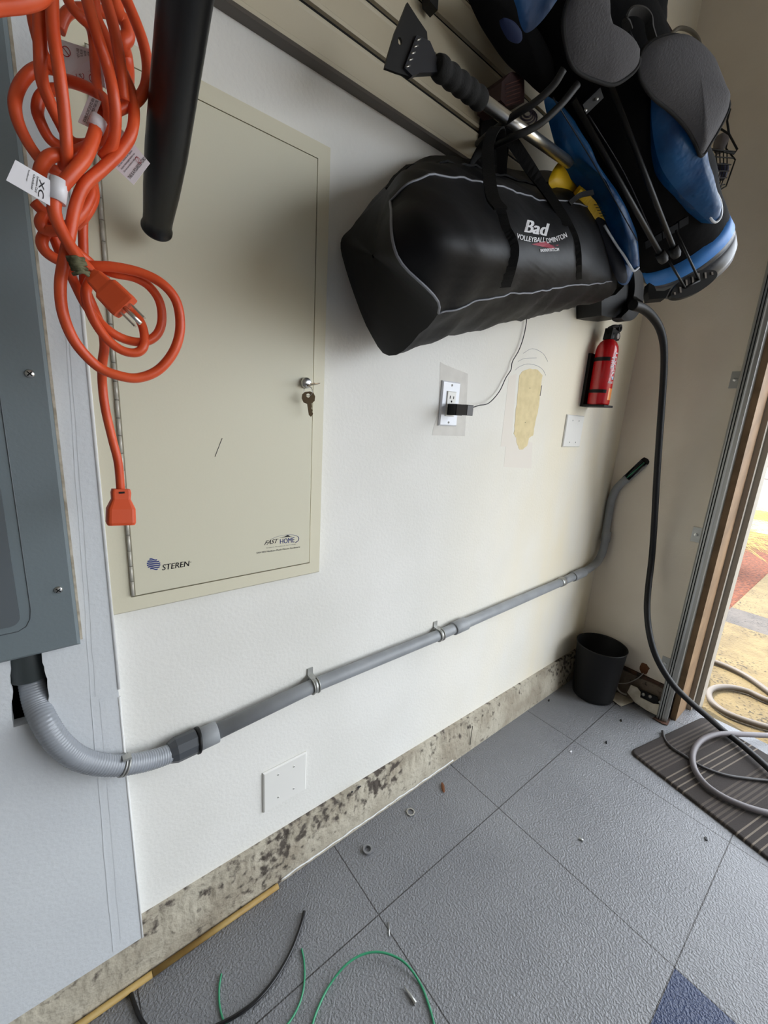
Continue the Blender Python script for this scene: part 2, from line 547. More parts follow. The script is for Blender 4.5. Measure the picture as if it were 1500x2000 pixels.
# joint tape and corner bead on it
b = MB()
def wallstrip(pa, pb, wd, t, y):
    a, c = P(*pa, y=y), P(*pb, y=y)
    n = 14
    for i in range(n):
        p = a.lerp(c, i / n); q = a.lerp(c, (i + 1) / n)
        j0 = noise.noise(p * 20) * .0015; j1 = noise.noise(q * 20) * .0015
        b.prism([(p.x - wd + j0, y, p.z), (q.x - wd + j1, y, q.z), (q.x, y, q.z), (p.x, y, p.z)], (0, -t, 0))
wallstrip((112, 380), (178, 1365), .0009, .0003, LY)
wallstrip((178, 1365), (222, 1858), .0010, .0005, LY)
wallstrip((150, 560), (204, 1355), .012, .0003, LY)
wallstrip((212, 1360), (250, 1830), .012, .0003, LY)
b.build('joint_tape', M_WALL3, wl)
b = MB()
zb = P(277, 1832, y=LY).z
b.tube([(xr, LY + .001, zb), (xr, LY + .001, .64)], .0022, 8)
b.tube([(xr + .001, LY + .001, .655), (xr + .001, LY + .001, 2.6)], .0026, 8)
b.build('corner_bead', M_TAPE, wl)

b = MB().box((RX, .355, .13), (RX + .2, WY + .12, CE))
wr = b.build('wall_right', M_WALL2, org=(RX, .5, 1.1)); struct(wr, 'short return wall beside the garage door opening')
b = MB().box((RX, -4.6, 2.18), (RX + .2, .355, CE)).box((RX, -5.3, 0), (RX + .2, -4.6, CE))
struct(b.build('wall_header', M_WALL2), 'wall above and beyond the garage door opening')
struct(MB().box((-4.3, -5.3, 0), (RX + .2, -5.2, CE)).build('wall_front', M_CEIL), 'garage wall behind the camera')
struct(MB().box((-4.3, -5.2, 0), (-4.2, .87, CE)).build('wall_rear', M_CEIL), 'garage wall at the far left')
struct(MB().box((-4.3, -5.3, CE), (RX + .2, .87, CE + .1)).build('ceiling', M_CEIL))

# concrete stem wall: rough grid with a set-back upper band
rows = []
NX = 900
for k, (yy, zz, am) in enumerate([(.719, -.002, .0006), (.719, .03, .0008), (.7195, .058, .001), (.7205, .072, .002), (.7245, .086, .006), (.7275, .1, .008), (.7305, .114, .008), (.7335, .127, .004), (.7335, .131, .0), (.86, .1315, 0)]):
    row = []
    for i in range(NX + 1):
        x = -1.6 + i * (RX + .05 + 1.6) / NX
        p = Vector((x, yy, zz))
        d = noise.noise(p * 28) * am + noise.noise(p * 90) * am * .7
        if zz > .125: d = -abs(d) * .3 if yy < .8 else 0
        p.y += abs(d)
        row.append(p)
    rows.append(row)
tr = MB().grid(rows, True).build('trim_1', M_CONC, org=(0, .72, 0)); struct(tr, 'rough concrete curb under the long wall')
tr.data.flip_normals()
b = MB().prism([P(q_[0], q_[1], y=WY - .0006) if q_[2] else Vector((P(q_[0], q_[1], y=WY - .0006).x, WY - .0006, .1305)) for q_ in [(274, 1832, 0), (276, 1832, 1), (284, 1818, 1), (281, 1806, 1), (278, 1795, 1), (291, 1788, 1), (292, 1777, 1), (304, 1771, 1), (318, 1762, 0)]], (0, .0005, 0))
b.build('drywall_notch', M_CONC, wb)
b = MB()
pt = []
for i in range(60):
    x = .34 + i * .0105
    pt.append(Vector((x, .7175, .012 + noise.noise(Vector((x * 30, 0, 0))) * .004)))
b.tube(pt, [.0016 + abs(noise.noise(p * 60)) * .0022 for p in pt], 6)
b.build('caulk_bead', M_TAPE, tr)
q = P(921, 1445, y=.718)
MB().tube(spline([P(923, 1418, y=.7165), P(921, 1432, y=.7165), P(918, 1455, y=.7165)], 4), .0012, 6).build('crack', M_DARK, tr)
b = MB().box((1.842, .356, 0), (2.0, .745, .118))
t2 = b.build('trim_2', M_CONC2, org=(1.9, .5, 0)); struct(t2, 'dirty concrete curb under the return wall')
MB().box((1.850, .40, .1185), (1.99, .72, .131)).build('sill_gap', M_RUST, t2)

# door jamb, stop and outer trim
b = MB().box((RX, .335, 0), (1.99, .354, 2.16))
struct(b.build('door_jamb', M_WOOD), 'brown wooden door jamb').name = 'trim_3'
b = MB().box((1.991, .318, 0), (2.02, .372, 2.16)).box((2.021, .300, -.02), (2.09, .372, 2.16)).box((2.02, .372, -.02), (2.09, 1.6, 2.7))
struct(b.build('trim_4', M_TRIM), 'taupe painted outer door trim and house face')

# ------------------------------------------------------------------ slatwall
sw = thing('slatwall', (1.0, WY, 1.676), 'taupe slatwall panelling with black grooves across the upper wall', 'wall panel')
zs = [1.678, 1.743, 1.809, 1.871, 1.936, 2.0, 2.065, 2.13, 2.195, 2.26]
for i in range(len(zs) - 1):
    a, c = zs[i], zs[i + 1]
    prof = [(.744, a + .001), (.727, a + .002), (.7262, a + .008), (.7285, a + .0105), (.7285, c - .013), (.727, c - .010), (.727, c - .0075), (.732, c - .006), (.744, c - .006)]
    rows = [[Vector((x, y, z)) for (y, z) in prof] for x in (.055, RX - .002)]
    s = MB().grid(rows, False).build('slat', M_SLAT, sw); s.data.flip_normals()
MB().box((.055, .7335, 1.68), (RX - .002, .7445, 2.26)).build('groove_backing', M_DARK, sw)
MB().box((.055, .7245, 1.6725), (RX - .002, .7445, 1.6785)).build('edge_trim', mat('dark_edge_trim', (88, 82, 76), .35), sw)

# ------------------------------------------------------------------ breaker panel
pr = P(158, 1262, y=.703)
pz = pr.z; px_ = pr.x
bp_ = thing('breaker_panel', (px_ - .18, .72, pz), 'grey metal breaker panel cover at the left edge of the photo', 'electrical panel')
b = MB().box((px_ - .37, .7065, pz), (px_, LY - .0005, pz + 1.0), .004)
b.build('cover', M_PANEL, bp_)
MB().box((px_ + .0003, .7165, pz + .004), (px_ + .0035, LY - .0005, pz + 1.0)).build('edge_strip', mat('cut_gypsum_edge', (196, 186, 168), .9, var=40, vscale=60), bp_)
pd = P(36, 1236, y=.7045)
dm = MB()
x0, x1, zz0, zz1, rr = pd.x - .25, pd.x + .004, pd.z + .012, pd.z + .78, .012
poly = [(x0, .7058, zz0)]
for i in range(7):
    a = -math.pi / 2 + i * math.pi / 12
    poly.append((x1 - rr + rr * math.cos(a), .7058, zz0 + rr + rr * math.sin(a)))
topz = P(0, 905, y=.7045).z
for i in range(7):
    a = i * math.pi / 12
    poly.append((x1 - rr + rr * math.cos(a), .7058, zz1 - rr + rr * math.sin(a)))
poly.append((x0, .7058, zz1))
dm.prism([(p[0], p[1], p[2]) for p in poly], (0, -.004, 0))
dr = dm.build('door', M_PANEL2, bp_)
b = MB().tube([Vector((pd.x + .016, .7062, pd.z + .8)), Vector((pd.x + .016, .7062, pd.z + .03)), Vector((pd.x + .014, .7062, pd.z + .016)), Vector((pd.x + .009, .7062, pd.z + .006)), Vector((pd.x, .7062, pd.z + .001)), Vector((pd.x - .25, .7062, pd.z - .001))], .0007, 6)
b.build('embossed_line', M_PANEL2, bp_)
def screw_head(c, n, r, name, m, parent, slot=True):
    n = Vector(n).normalized()
    mb = MB().lathe(c, n, [(r, 0), (r, r * .18), (r * .8, r * .42), (r * .4, r * .52), (.00001, r * .54)], 20)
    o = mb.build(name, m, parent)
    if slot:
        u = n.cross(Vector((0, 0, 1))).normalized(); v = n.cross(u)
        s2 = MB().obox(Vector(c) + n * r * .5, (u + v) * r * .5, (u - v) * r * .09, n * r * .1).obox(Vector(c) + n * r * .5, (u - v) * r * .5, (u + v) * r * .09, n * r * .1)
        s2.build('slot', M_DARK, o)
    return o
for q in ((58, 730), (114, 1152)):
    screw_head(P(*q, y=.7065), (0, -1, 0), .0052, 'screw', M_CHROME, bp_)

# ------------------------------------------------------------------ structured wiring enclosure
en = thing('wiring_enclosure', (.24, WY, .78), 'beige metal low-voltage wiring enclosure with locked hinged door', 'enclosure')
X0, X1, Z0, Z1 = .055, .437, .780, 1.574
dx0 = P(258, 1165, y=.722).x; dx1 = P(602, 1100, y=.722).x; dz0 = P(430, 1132, y=.722).z; dz1 = P(560, 280, y=.722).z
dx1 = .4015
b = MB()
def ring(xa, xb, za, zb, y): return [Vector((xa, y, za)), Vector((xb, y, za)), Vector((xb, y, zb)), Vector((xa, y, zb))]
rows = [ring(X0, X1, Z0, Z1, WY - .0004), ring(X0, X1, Z0, Z1, WY - .003), ring(X0 + .0, X1 - .009, Z0 + .009, Z1 - .009, .7255), ring(dx0 - .001, dx1 + .003, dz0 - .003, dz1 + .003, .7255),
        ring(dx0 - .001, dx1 + .003, dz0 - .003, dz1 + .003, .738)]
b.grid(rows, False, closed_u=True)
fr = b.build('frame', M_ENC, en)
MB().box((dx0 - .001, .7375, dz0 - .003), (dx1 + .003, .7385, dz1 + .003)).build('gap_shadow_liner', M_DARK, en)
dd = MB().box((dx0 + .004, .7215, dz0), (dx1, .7325, dz1), .0012).build('door', M_ENC2, en)
b = MB(); k = 0; z = dz0
while z < dz1 - .001:
    z2 = min(z + .0255, dz1)
    b.tube([(dx0 + .0015, .7235, z + .0003), (dx0 + .0015, .7235, z2 - .0004)], .0026, 10)
    z = z2
b.build('hinge', mat('hinge_steel', (190, 186, 174), .4, .15), en)
YD = .7213
q = quad_map(P(317, 1114, y=YD), P(372, 1105, y=YD), P(315, 1103, y=YD), P(370, 1095, y=YD))
b = MB(); text_on(b, 'STEREN', q, shear=.3, bold=.02); b.build('lettering', M_INK, dd)
b = MB()
cc = P(300, 1102, y=YD); R_ = .0098
for i in range(6):
    zz = -R_ + (i + .5) * R_ / 3
    hw = math.sqrt(max(0, R_ ** 2 - zz ** 2))
    up = []; dn = []
    for j in range(9):
        t = -1 + j / 4
        wv_ = math.sin(t * 2.2) * -.0016
        up.append(cc + Vector((t * hw, 0, zz + .0011 + wv_))); dn.append(cc + Vector((t * hw, 0, zz - .0011 + wv_)))
    b.grid([dn, up], False)
b.build('emblem', M_BLUEINK, dd)
b = MB(); q = quad_map(P(516, 1065, y=YD), P(543, 1060, y=YD), P(518, 1056, y=YD), P(544, 1052, y=YD)); text_on(b, 'FAST', q, shear=.35, bold=.02); b.build('lettering', M_INK, dd)
b = MB(); q = quad_map(P(547, 1062, y=YD), P(575, 1059, y=YD), P(547, 1053, y=YD), P(575, 1049, y=YD)); text_on(b, 'HOME', q, bold=.02); b.build('lettering', M_BLUEINK, dd)
b = MB(); q = quad_map(P(520, 1071, y=YD), P(578, 1063.5, y=YD), P(520, 1069.5, y=YD), P(578, 1062, y=YD)); text_on(b, 'A Steren Broadband Technology', q)
q = quad_map(P(501, 1081.5, y=YD), P(586, 1069.5, y=YD), P(501, 1078.5, y=YD), P(586, 1066.5, y=YD)); text_on(b, '550-203 Medium Flush Mount Enclosure', q, bold=.02)
q = quad_map(P(371, 1099, y=YD), P(374, 1098.5, y=YD), P(371, 1096, y=YD), P(374, 1095.5, y=YD)); text_on(b, 'o', q)
b.build('lettering', M_INK, dd)
b = MB()
b.prism([P(545, 1050.5, y=YD), P(556, 1048, y=YD), P(562, 1044.5, y=YD), P(567, 1047.5, y=YD), P(572, 1048, y=YD), P(560, 1049, y=YD)], (0, -.0001, 0))
b.build('emblem', M_INK, dd)
b = MB()
arc = spline([P(528, 1054, y=YD), P(545, 1047, y=YD), P(568, 1044.5, y=YD), P(582, 1048, y=YD), P(583, 1055, y=YD), P(577, 1060, y=YD)], 6)
b.tube(arc, [.0002 + .0011 * max(0, (i / len(arc)) - .3) * (1.6 - i / len(arc)) for i in range(len(arc))], 6)
b.build('swoosh', M_BLUEINK, dd)
MB().tube([P(434, 856, y=YD), P(420, 892, y=YD)], .0005, 5).build('scratch', M_INK, dd)
# lock
lc = P(600, 748, y=.713)
lk = MB().lathe((lc.x, .7215, lc.z), (0, -1, 0), [(.0098, 0), (.0098, .007), (.0085, .0085), (.0001, .0088)], 28).build('lock', M_CHROME, en)
kt = thing('keys', (lc.x + .004, .705, lc.z - .045), 'two small keys on a ring hanging from the enclosure lock', 'keys')
def key(mb, c, u, v, n, s):
    c = Vector(c)
    hole = .0035
    pts = [(-.009, .006), (-.011, 0), (-.009, -.007), (-.003, -.0105), (.003, -.0105), (.009, -.007), (.011, 0), (.009, .006), (.004, .009), (-.004, .009)]
    outer = [c + u * a * s + v * bb * s for a, bb in pts]
    inner = [c + u * hole * s * math.cos(t) + v * (.003 + hole * .6 * math.sin(t)) * s for t in [math.pi - i * -2 * math.pi / 10 for i in range(10)]]
    # bow as ring
    o2 = [outer[i] for i in range(10)]
    inn = []
    for p in o2:
        dvec = p - (c + v * .003 * s)
        inn.append(c + v * .003 * s + dvec.normalized() * hole * s)
    t = n * .0011
    mb.grid([o2, inn, [p + t for p in inn], [p + t for p in o2]], False, closed_u=True, closed_v=True)
    blade = [(-.0035, -.0095), (-.0035, -.028), (-.001, -.031), (.002, -.029), (.0035, -.0265), (.002, -.024), (.0035, -.021), (.002, -.018), (.0035, -.015), (.0035, -.0095)]
    mb.prism([c + u * a * s + v * bb * s for a, bb in blade], t)
    return mb
kc = Vector((lc.x + .006, .700, lc.z - .003))
key(MB(), kc, Vector((.8, -.5, .25)).normalized(), Vector((-.5, -.75, 0)).normalized() * -1, Vector((0.1, 0, 1)), 1.15).build('key', M_BRASS, kt)
k2 = P(602, 776, y=.700)
key(MB(), k2, Vector((.93, -.3, .2)).normalized(), Vector((-.2, 0, 1)).normalized(), Vector((.3, -1, 0)).normalized(), 1.12).build('key', M_BRASS, kt)
rc = P(602, 764, y=.700)
MB().tube([rc + Vector((.5 * math.cos(a) * .009, -.86 * math.cos(a) * .009, math.sin(a) * .0085)) for a in [i * math.pi / 14 for i in range(28)]], .0006, 6, closed=True).build('ring', M_CHROME, kt)

# ------------------------------------------------------------------ wall plates
def blank_plate(bl, br, tl, tr, label, nrows):
    a, c, d_, e = [P(*q, y=.739) for q in (bl, br, tl, tr)]
    xa = (a.x + d_.x) / 2; xb = (c.x + e.x) / 2; za = (a.z + c.z) / 2; zb_ = (d_.z + e.z) / 2
    t = thing('blank_cover_plate', ((xa + xb) / 2, WY, za), label, 'wall plate', 'blank cover plates')
    MB().box((xa, .7395, za), (xb, WY - .0003, zb_), .0028).build('plate', M_PLATE, t)
    w_ = xb - xa; h_ = zb_ - za
    for fx in nrows[0]:
        for fz in nrows[1]:
            screw_head((xa + w_ * fx, .7397, za + h_ * fz), (0, -1, 0), .0026, 'screw', M_PLATE, t)
blank_plate((516, 1590), (599, 1541), (513, 1515), (599, 1468), 'square blank white cover plate low on the wall below the grey conduit', ((.33, .69), (.22, .8)))
blank_plate((1099, 872), (1132, 874), (1110, 810), (1143, 812), 'blank white cover plate on the wall below the fire extinguisher', ((.33, .69), (.15, .83)))

ox0 = P(862, 790, y=.738).x; ox1 = P(897, 790, y=.738).x
oz1 = P(883, 745, y=.738).z; oz0 = P(875, 832, y=.738).z
ot = thing('wall_outlet', ((ox0 + ox1) / 2, WY, oz0), 'white duplex outlet with shiny clear-coated plate behind the black charger', 'outlet')
MB().box((ox0, .7385, oz0), (ox1, WY - .0003, oz1), .003).build('plate', mat('glossy_white_plate', (226, 227, 232), .12), ot)
om = (ox0 + ox1) / 2
rx0, rx1, rz0, rz1 = om - .0165, om + .0165, oz0 + .024, oz1 - .024
rc_ = MB().box((rx0, .7355, rz0), (rx1, .7390, rz1), .0015).build('receptacle', M_PLATE, ot)
b = MB()
for zc in (rz0 + .017, rz1 - .017):
    b.box((om - .0075, .7350, zc - .001), (om - .0052, .7358, zc + .0065)).box((om + .0052, .7350, zc - .001), (om + .0075, .7358, zc + .0055))
    b.lathe((om, .7358, zc - .0075), (0, -1, 0), [(.0026, 0), (.0026, .0006), (.00001, .0007)], 12)
b.build('slot', M_DARK, rc_)
b = MB().box((om - .008, .7348, (rz0 + rz1) / 2 - .003), (om - .001, .7357, (rz0 + rz1) / 2 + .003)).box((om + .001, .7348, (rz0 + rz1) / 2 - .003), (om + .008, .7357, (rz0 + rz1) / 2 + .003))
b.build('test_button', M_PLATE, rc_)
for zc in (oz0 + .009, oz1 - .009):
    screw_head((om, .7386, zc), (0, -1, 0), .003, 'screw', M_PLATE, ot)
# charger
ct = thing('usb_charger', (om + .01, .70, rz0), 'small black charger plugged into the wall outlet with a thin cord', 'charger')
cz = rz0 + .017
def chbox(y0, y1, hz, hx, name, m):
    return MB().box((om - hx, y0, cz - hz), (om + hx, y1, cz + hz), .0015).build(name, m, ct)
chbox(.706, .7345, .0135, .0125, 'plug_block', M_BLACKP)
chbox(.672, .7055, .0125, .0120, 'body', M_GREY)
pts = [Vector((om + .012, .690, cz + .001)), P(921, 797, y=.69), P(935, 792, y=.70), P(955, 787, y=.725), P(975, 765, y=.735), P(988, 738, y=.738), P(998, 722, y=.738), P(1001, 706, y=.738), P(1013, 685, y=.738), P(1022, 660, y=.738), P(1028, 630, y=.738), P(1027, 612, y=.738), P(1022, 580, y=.738)]
MB().tube(spline(pts, 6), .0013, 8).build('cord', M_BLACKR, ct)

# ------------------------------------------------------------------ marks on the wall
def blob(pxs, name, m, dy=.0006, amp=0):
    pts = [P(*q, y=WY - dy) for q in pxs]
    mb = MB().prism(pts, (0, .0005, 0))
    return mb.build(name, m, wb)
loop = []
base = [(1015, 733), (1022, 725), (1036, 720), (1050, 722), (1060, 733), (1056, 760), (1053, 790), (1048, 815), (1043, 838), (1041, 850), (1034, 856), (1029, 870), (1022, 878), (1015, 878), (1010, 868), (1008, 855), (1004, 848), (1006, 820), (1009, 790), (1012, 760)]
for i, q in enumerate(base):
    n = base[(i + 1) % len(base)]
    for k in range(3):
        t = k / 3
        loop.append((q[0] + (n[0] - q[0]) * t + random.uniform(-.7, .7), q[1] + (n[1] - q[1]) * t + random.uniform(-.7, .7)))
pa = blob(loop, 'bare_patch', M_PATCH)
MB().tube([P(1058, 753, y=WY - .0008), P(1055, 773, y=WY - .0008)], .0012, 6).build('gouge', M_PEN, pa)
b = MB()
for q in ((1035, 758), (1026, 825)): b.lathe(P(*q, y=WY - .0006), (0, -1, 0), [(.0016, 0), (.00001, .0004)], 8)
b.build('nail_mark', M_INK, pa)
blob([(860, 707), (868, 712), (914, 730), (912, 775), (908, 852), (844, 850), (846, 838), (857, 800)], 'touch_up', M_MUD, .0004)
blob([(994, 735), (1009, 730), (1000, 850), (1040, 865), (1038, 915), (984, 912), (988, 872), (978, 872)], 'touch_up', mat('faint_touch_up', (232, 224, 212), .8), .0003)
b = MB()
for arc in ([(1006, 723), (1015, 716), (1030, 711), (1048, 714), (1060, 722), (1066, 733)], [(1012, 706), (1025, 700), (1048, 699)], [(1022, 690), (1040, 681), (1060, 690), (1070, 706)]):
    b.tube(spline([P(*q, y=WY - .0003) for q in arc], 5), .0005, 5)
b.build('pencil_arc', M_PEN, wb)

# ------------------------------------------------------------------ conduit run
cd = thing('conduit_run', (.6, .72, .5), 'long grey electrical conduit clamped along the wall above the concrete curb', 'conduit')
fx = spline([P(58, 1285, y=.765), P(62, 1330, y=.755), P(72, 1375, y=.735), P(88, 1412, y=.712), P(116, 1452, y=.703), P(156, 1482, y=.703), (P(205, 1494, y=.703)), P(250, 1493, y=.706), P(300, 1483, y=.713), P(350, 1465, y=.720)], 14)
# corrugated skin: radius ripples along the length
R0 = .0165
ln = [0]
for i in range(1, len(fx)): ln.append(ln[-1] + (fx[i] - fx[i - 1]).length)
def resample(pts, step):
    out = [pts[0]]; acc = 0
    for i in range(1, len(pts)):
        seg = pts[i] - pts[i - 1]; L = seg.length; pos = step - acc
        while pos <= L:
            out.append(pts[i - 1] + seg * (pos / L)); pos += step
        acc = (acc + L) % step
    out.append(pts[-1])
    return out
fr_ = resample(fx, .0011)
MB().tube(fr_, [R0 + .0003 * math.cos(i * 2 * math.pi / 4) for i in range(len(fr_))], 24).build('flexible_conduit', M_FLEX, cd)
def cyl(a, c, r0, r1=None, name='coupling', m=M_PVC, parent=None, seg=28):
    r1 = r0 if r1 is None else r1
    a = Vector(a); c = Vector(c); d_ = (c - a)
    L = d_.length
    bv = min(.0012, L * .2)
    return MB().lathe(a, d_, [(r0 * .6, 0), (r0 - bv * .6, 0), (r0, bv), (r1, L - bv), (r1 - bv * .6, L), (r1 * .6, L)], seg).build(name, m, parent or cd)
YP = .724
pA, pB, pC = P(330, 1471, y=YP - .005), P(383, 1447, y=YP - .002), P(386, 1446, y=YP - .002)
cyl(P(50, 1285, y=.765) + Vector((.002, 0, .05)), P(60, 1322, y=.757), .026, .024, 'hub', mat('dark_hub', (52, 58, 58), .5))
cn = MB()
cn.lathe(pA, pB - pA, [(.012, 0), (.0185, .0), (.0225, .012), (.0225, (pB - pA).length), (.012, (pB - pA).length)], 10, smooth=False)
cn.build('compression_nut', M_NUT, cd)
cyl(pB, P(389, 1445, y=YP - .002), .0245, name='locking_ring', m=M_BLACKP)
cyl(P(389, 1445, y=YP), P(424, 1429, y=YP), .0205, name='adapter')
p0 = P(424, 1429, y=YP)
pipe = [P(400, 1440, y=YP), P(610, 1340, y=YP), P(860, 1239, y=YP), P(1100, 1135, y=YP)]
zl = [p.z for p in pipe]
MB().tube([pipe[0], pipe[1], pipe[2], pipe[3]], .0155, 28).build('pipe', M_PVC, cd)
def onpipe(px):
    for i in range(3):
        pass
    best = None
    for i in range(3):
        for k in range(101):
            p = pipe[i].lerp(pipe[i + 1], k / 100)
            c = p - EYE; u = 750 + FPX * c.dot(RIGHT) / c.dot(FWD)
            if best is None or abs(u - px) < best[0]: best = (abs(u - px), p, (pipe[i + 1] - pipe[i]).normalized())
    return best[1], best[2]
def clamp(px, r=.0175):
    p, d_ = onpipe(px)
    mb = MB().tube([p - d_ * .006, p + d_ * .006], r, 24)
    mb.lathe(p - d_ * .0075, d_, [(r, 0), (r + .0018, .0), (r + .0018, .002), (r, .002)], 24).lathe(p + d_ * .0055, d_, [(r, 0), (r + .0018, .0), (r + .0018, .002), (r, .002)], 24)
    mb.box((p.x - .007, .742, p.z + .016), (p.x + .007, WY - .0004, p.z + .034)).box((p.x - .007, p.y, p.z + r - .001), (p.x + .007, WY - .0004, p.z + r + .001))
    return mb.build('strap', M_STEEL, cd)
clamp(612); clamp(858)
p1, dpp = onpipe(884); p2, _ = onpipe(908)
cyl(p1, p2, .0195)
p1, dpp = onpipe(1095); cyl(p1 - dpp * .006, p1 + dpp * .02, .018, name='strap', m=M_STEEL)
el = spline([P(1100, 1135, y=YP), P(1128, 1122, y=YP), P(1150, 1111, y=.722), P(1166, 1098, y=.719), P(1176, 1080, y=.716), P(1182, 1055, y=.714), P(1185, 1030, x=1.842), P(1190, 1000, x=1.842), P(1194, 978, x=1.842), P(1202, 958, x=1.842), P(1214, 944, x=1.842), P(1226, 934, x=1.842)], 8)
MB().tube(el, .0155, 24).build('elbow', M_PVC, cd)
p1 = P(1104, 1133, y=YP); p2 = P(1150, 1113, y=YP - .001); cyl(p1.lerp(p2, .3), p2.lerp(p1, .25), .0195)
cyl(P(1182, 1058, y=.714), P(1185.5, 1038, x=1.842), .0185)
# cut open end with the wires going into the return wall
oe = [P(1222, 937, x=1.842), P(1240, 921, x=1.845), P(1258, 903, x=1.853)]
b = MB()
ax = (oe[2] - oe[0]); L = ax.length; ax.normalize()
u = Vector((-1, 0, 0)); u = (u - ax * u.dot(ax)).normalized(); v = ax.cross(u)
rows = []
for i in range(2):
    c = oe[0] + ax * (L * i)
    rows.append([c + (u * math.cos(a) + v * math.sin(a)) * .0165 for a in [math.radians(60 + k * 12) for k in range(21)]])
for i in (1, 0):
    c = oe[0] + ax * (L * i)
    rows.append([c + (u * math.cos(a) + v * math.sin(a)) * .0135 for a in [math.radians(60 + k * 12) for k in range(21)]])
b.grid(rows, False, closed_v=True)
b.build('cut_conduit', M_PVC, cd)
b = MB()
for k, (a, rr) in enumerate(((-.006, .0045), (.003, .0045))):
    b.tube([oe[0] + v * a + u * .002, oe[1] + v * a + u * .005, oe[2] + v * a], rr, 10)
b.build('wires', M_BWIRE, cd)
MB().tube([oe[0] - v * .001 + u * .007, oe[1] + u * .009, oe[2] + v * .002 + u * .003], .002, 8).build('ground_wire', M_GREEN, cd)
hc = P(1259, 902, x=RX)
b = MB()
pts = [Vector((RX - .0008, hc.y + (.017 + .006 * noise.noise(Vector((i * .9, 3, 0)))) * math.cos(i * .42), hc.z + (.017 + .006 * noise.noise(Vector((i * .9, 9, 0)))) * math.sin(i * .42))) for i in range(15)]
b.prism(pts, (.0006, 0, 0)); b.build('torn_hole', M_DARK, wr)
# strap on the flexible part
ps = fx[int(len(fx) * .755)]; i_ = int(len(fx) * .755); dps = (fx[i_ + 1] - fx[i_ - 1]).normalized()
mb = MB()
for o_ in (-.003, .002): mb.lathe(ps + dps * o_, dps, [(R0, 0), (R0 + .0018, 0), (R0 + .0018, .0028), (R0, .0028)], 24)
mb.obox(ps + Vector((.006, -.008, R0 + .002)), (.006, 0, 0), (0, .006, 0), (0, 0, .002))
mb.build('strap', M_STEEL, cd)

# ------------------------------------------------------------------ black wand tube
bt = thing('vacuum_wand', P(305, 450, d=.56), 'black tapering plastic tube hanging beside the orange cord', 'tube')
a = P(306, 449, d=.55); top = P(372, -80, d=.335)
ax = (top - a); L = ax.length
prof = [(.0178, 0), (.0188, .001), (.0188, .0035), (.0170, .005), (.0172, .02), (.0198, .06), (.0215, .11), (.0212, L)]
b = MB().lathe(a, ax, prof, 40)
b.lathe(a, ax, [(.0178, 0), (.0155, .004), (.0160, .03), (.018, .07), (.02, L)], 40)
b.build('tube', M_TUBE, bt)

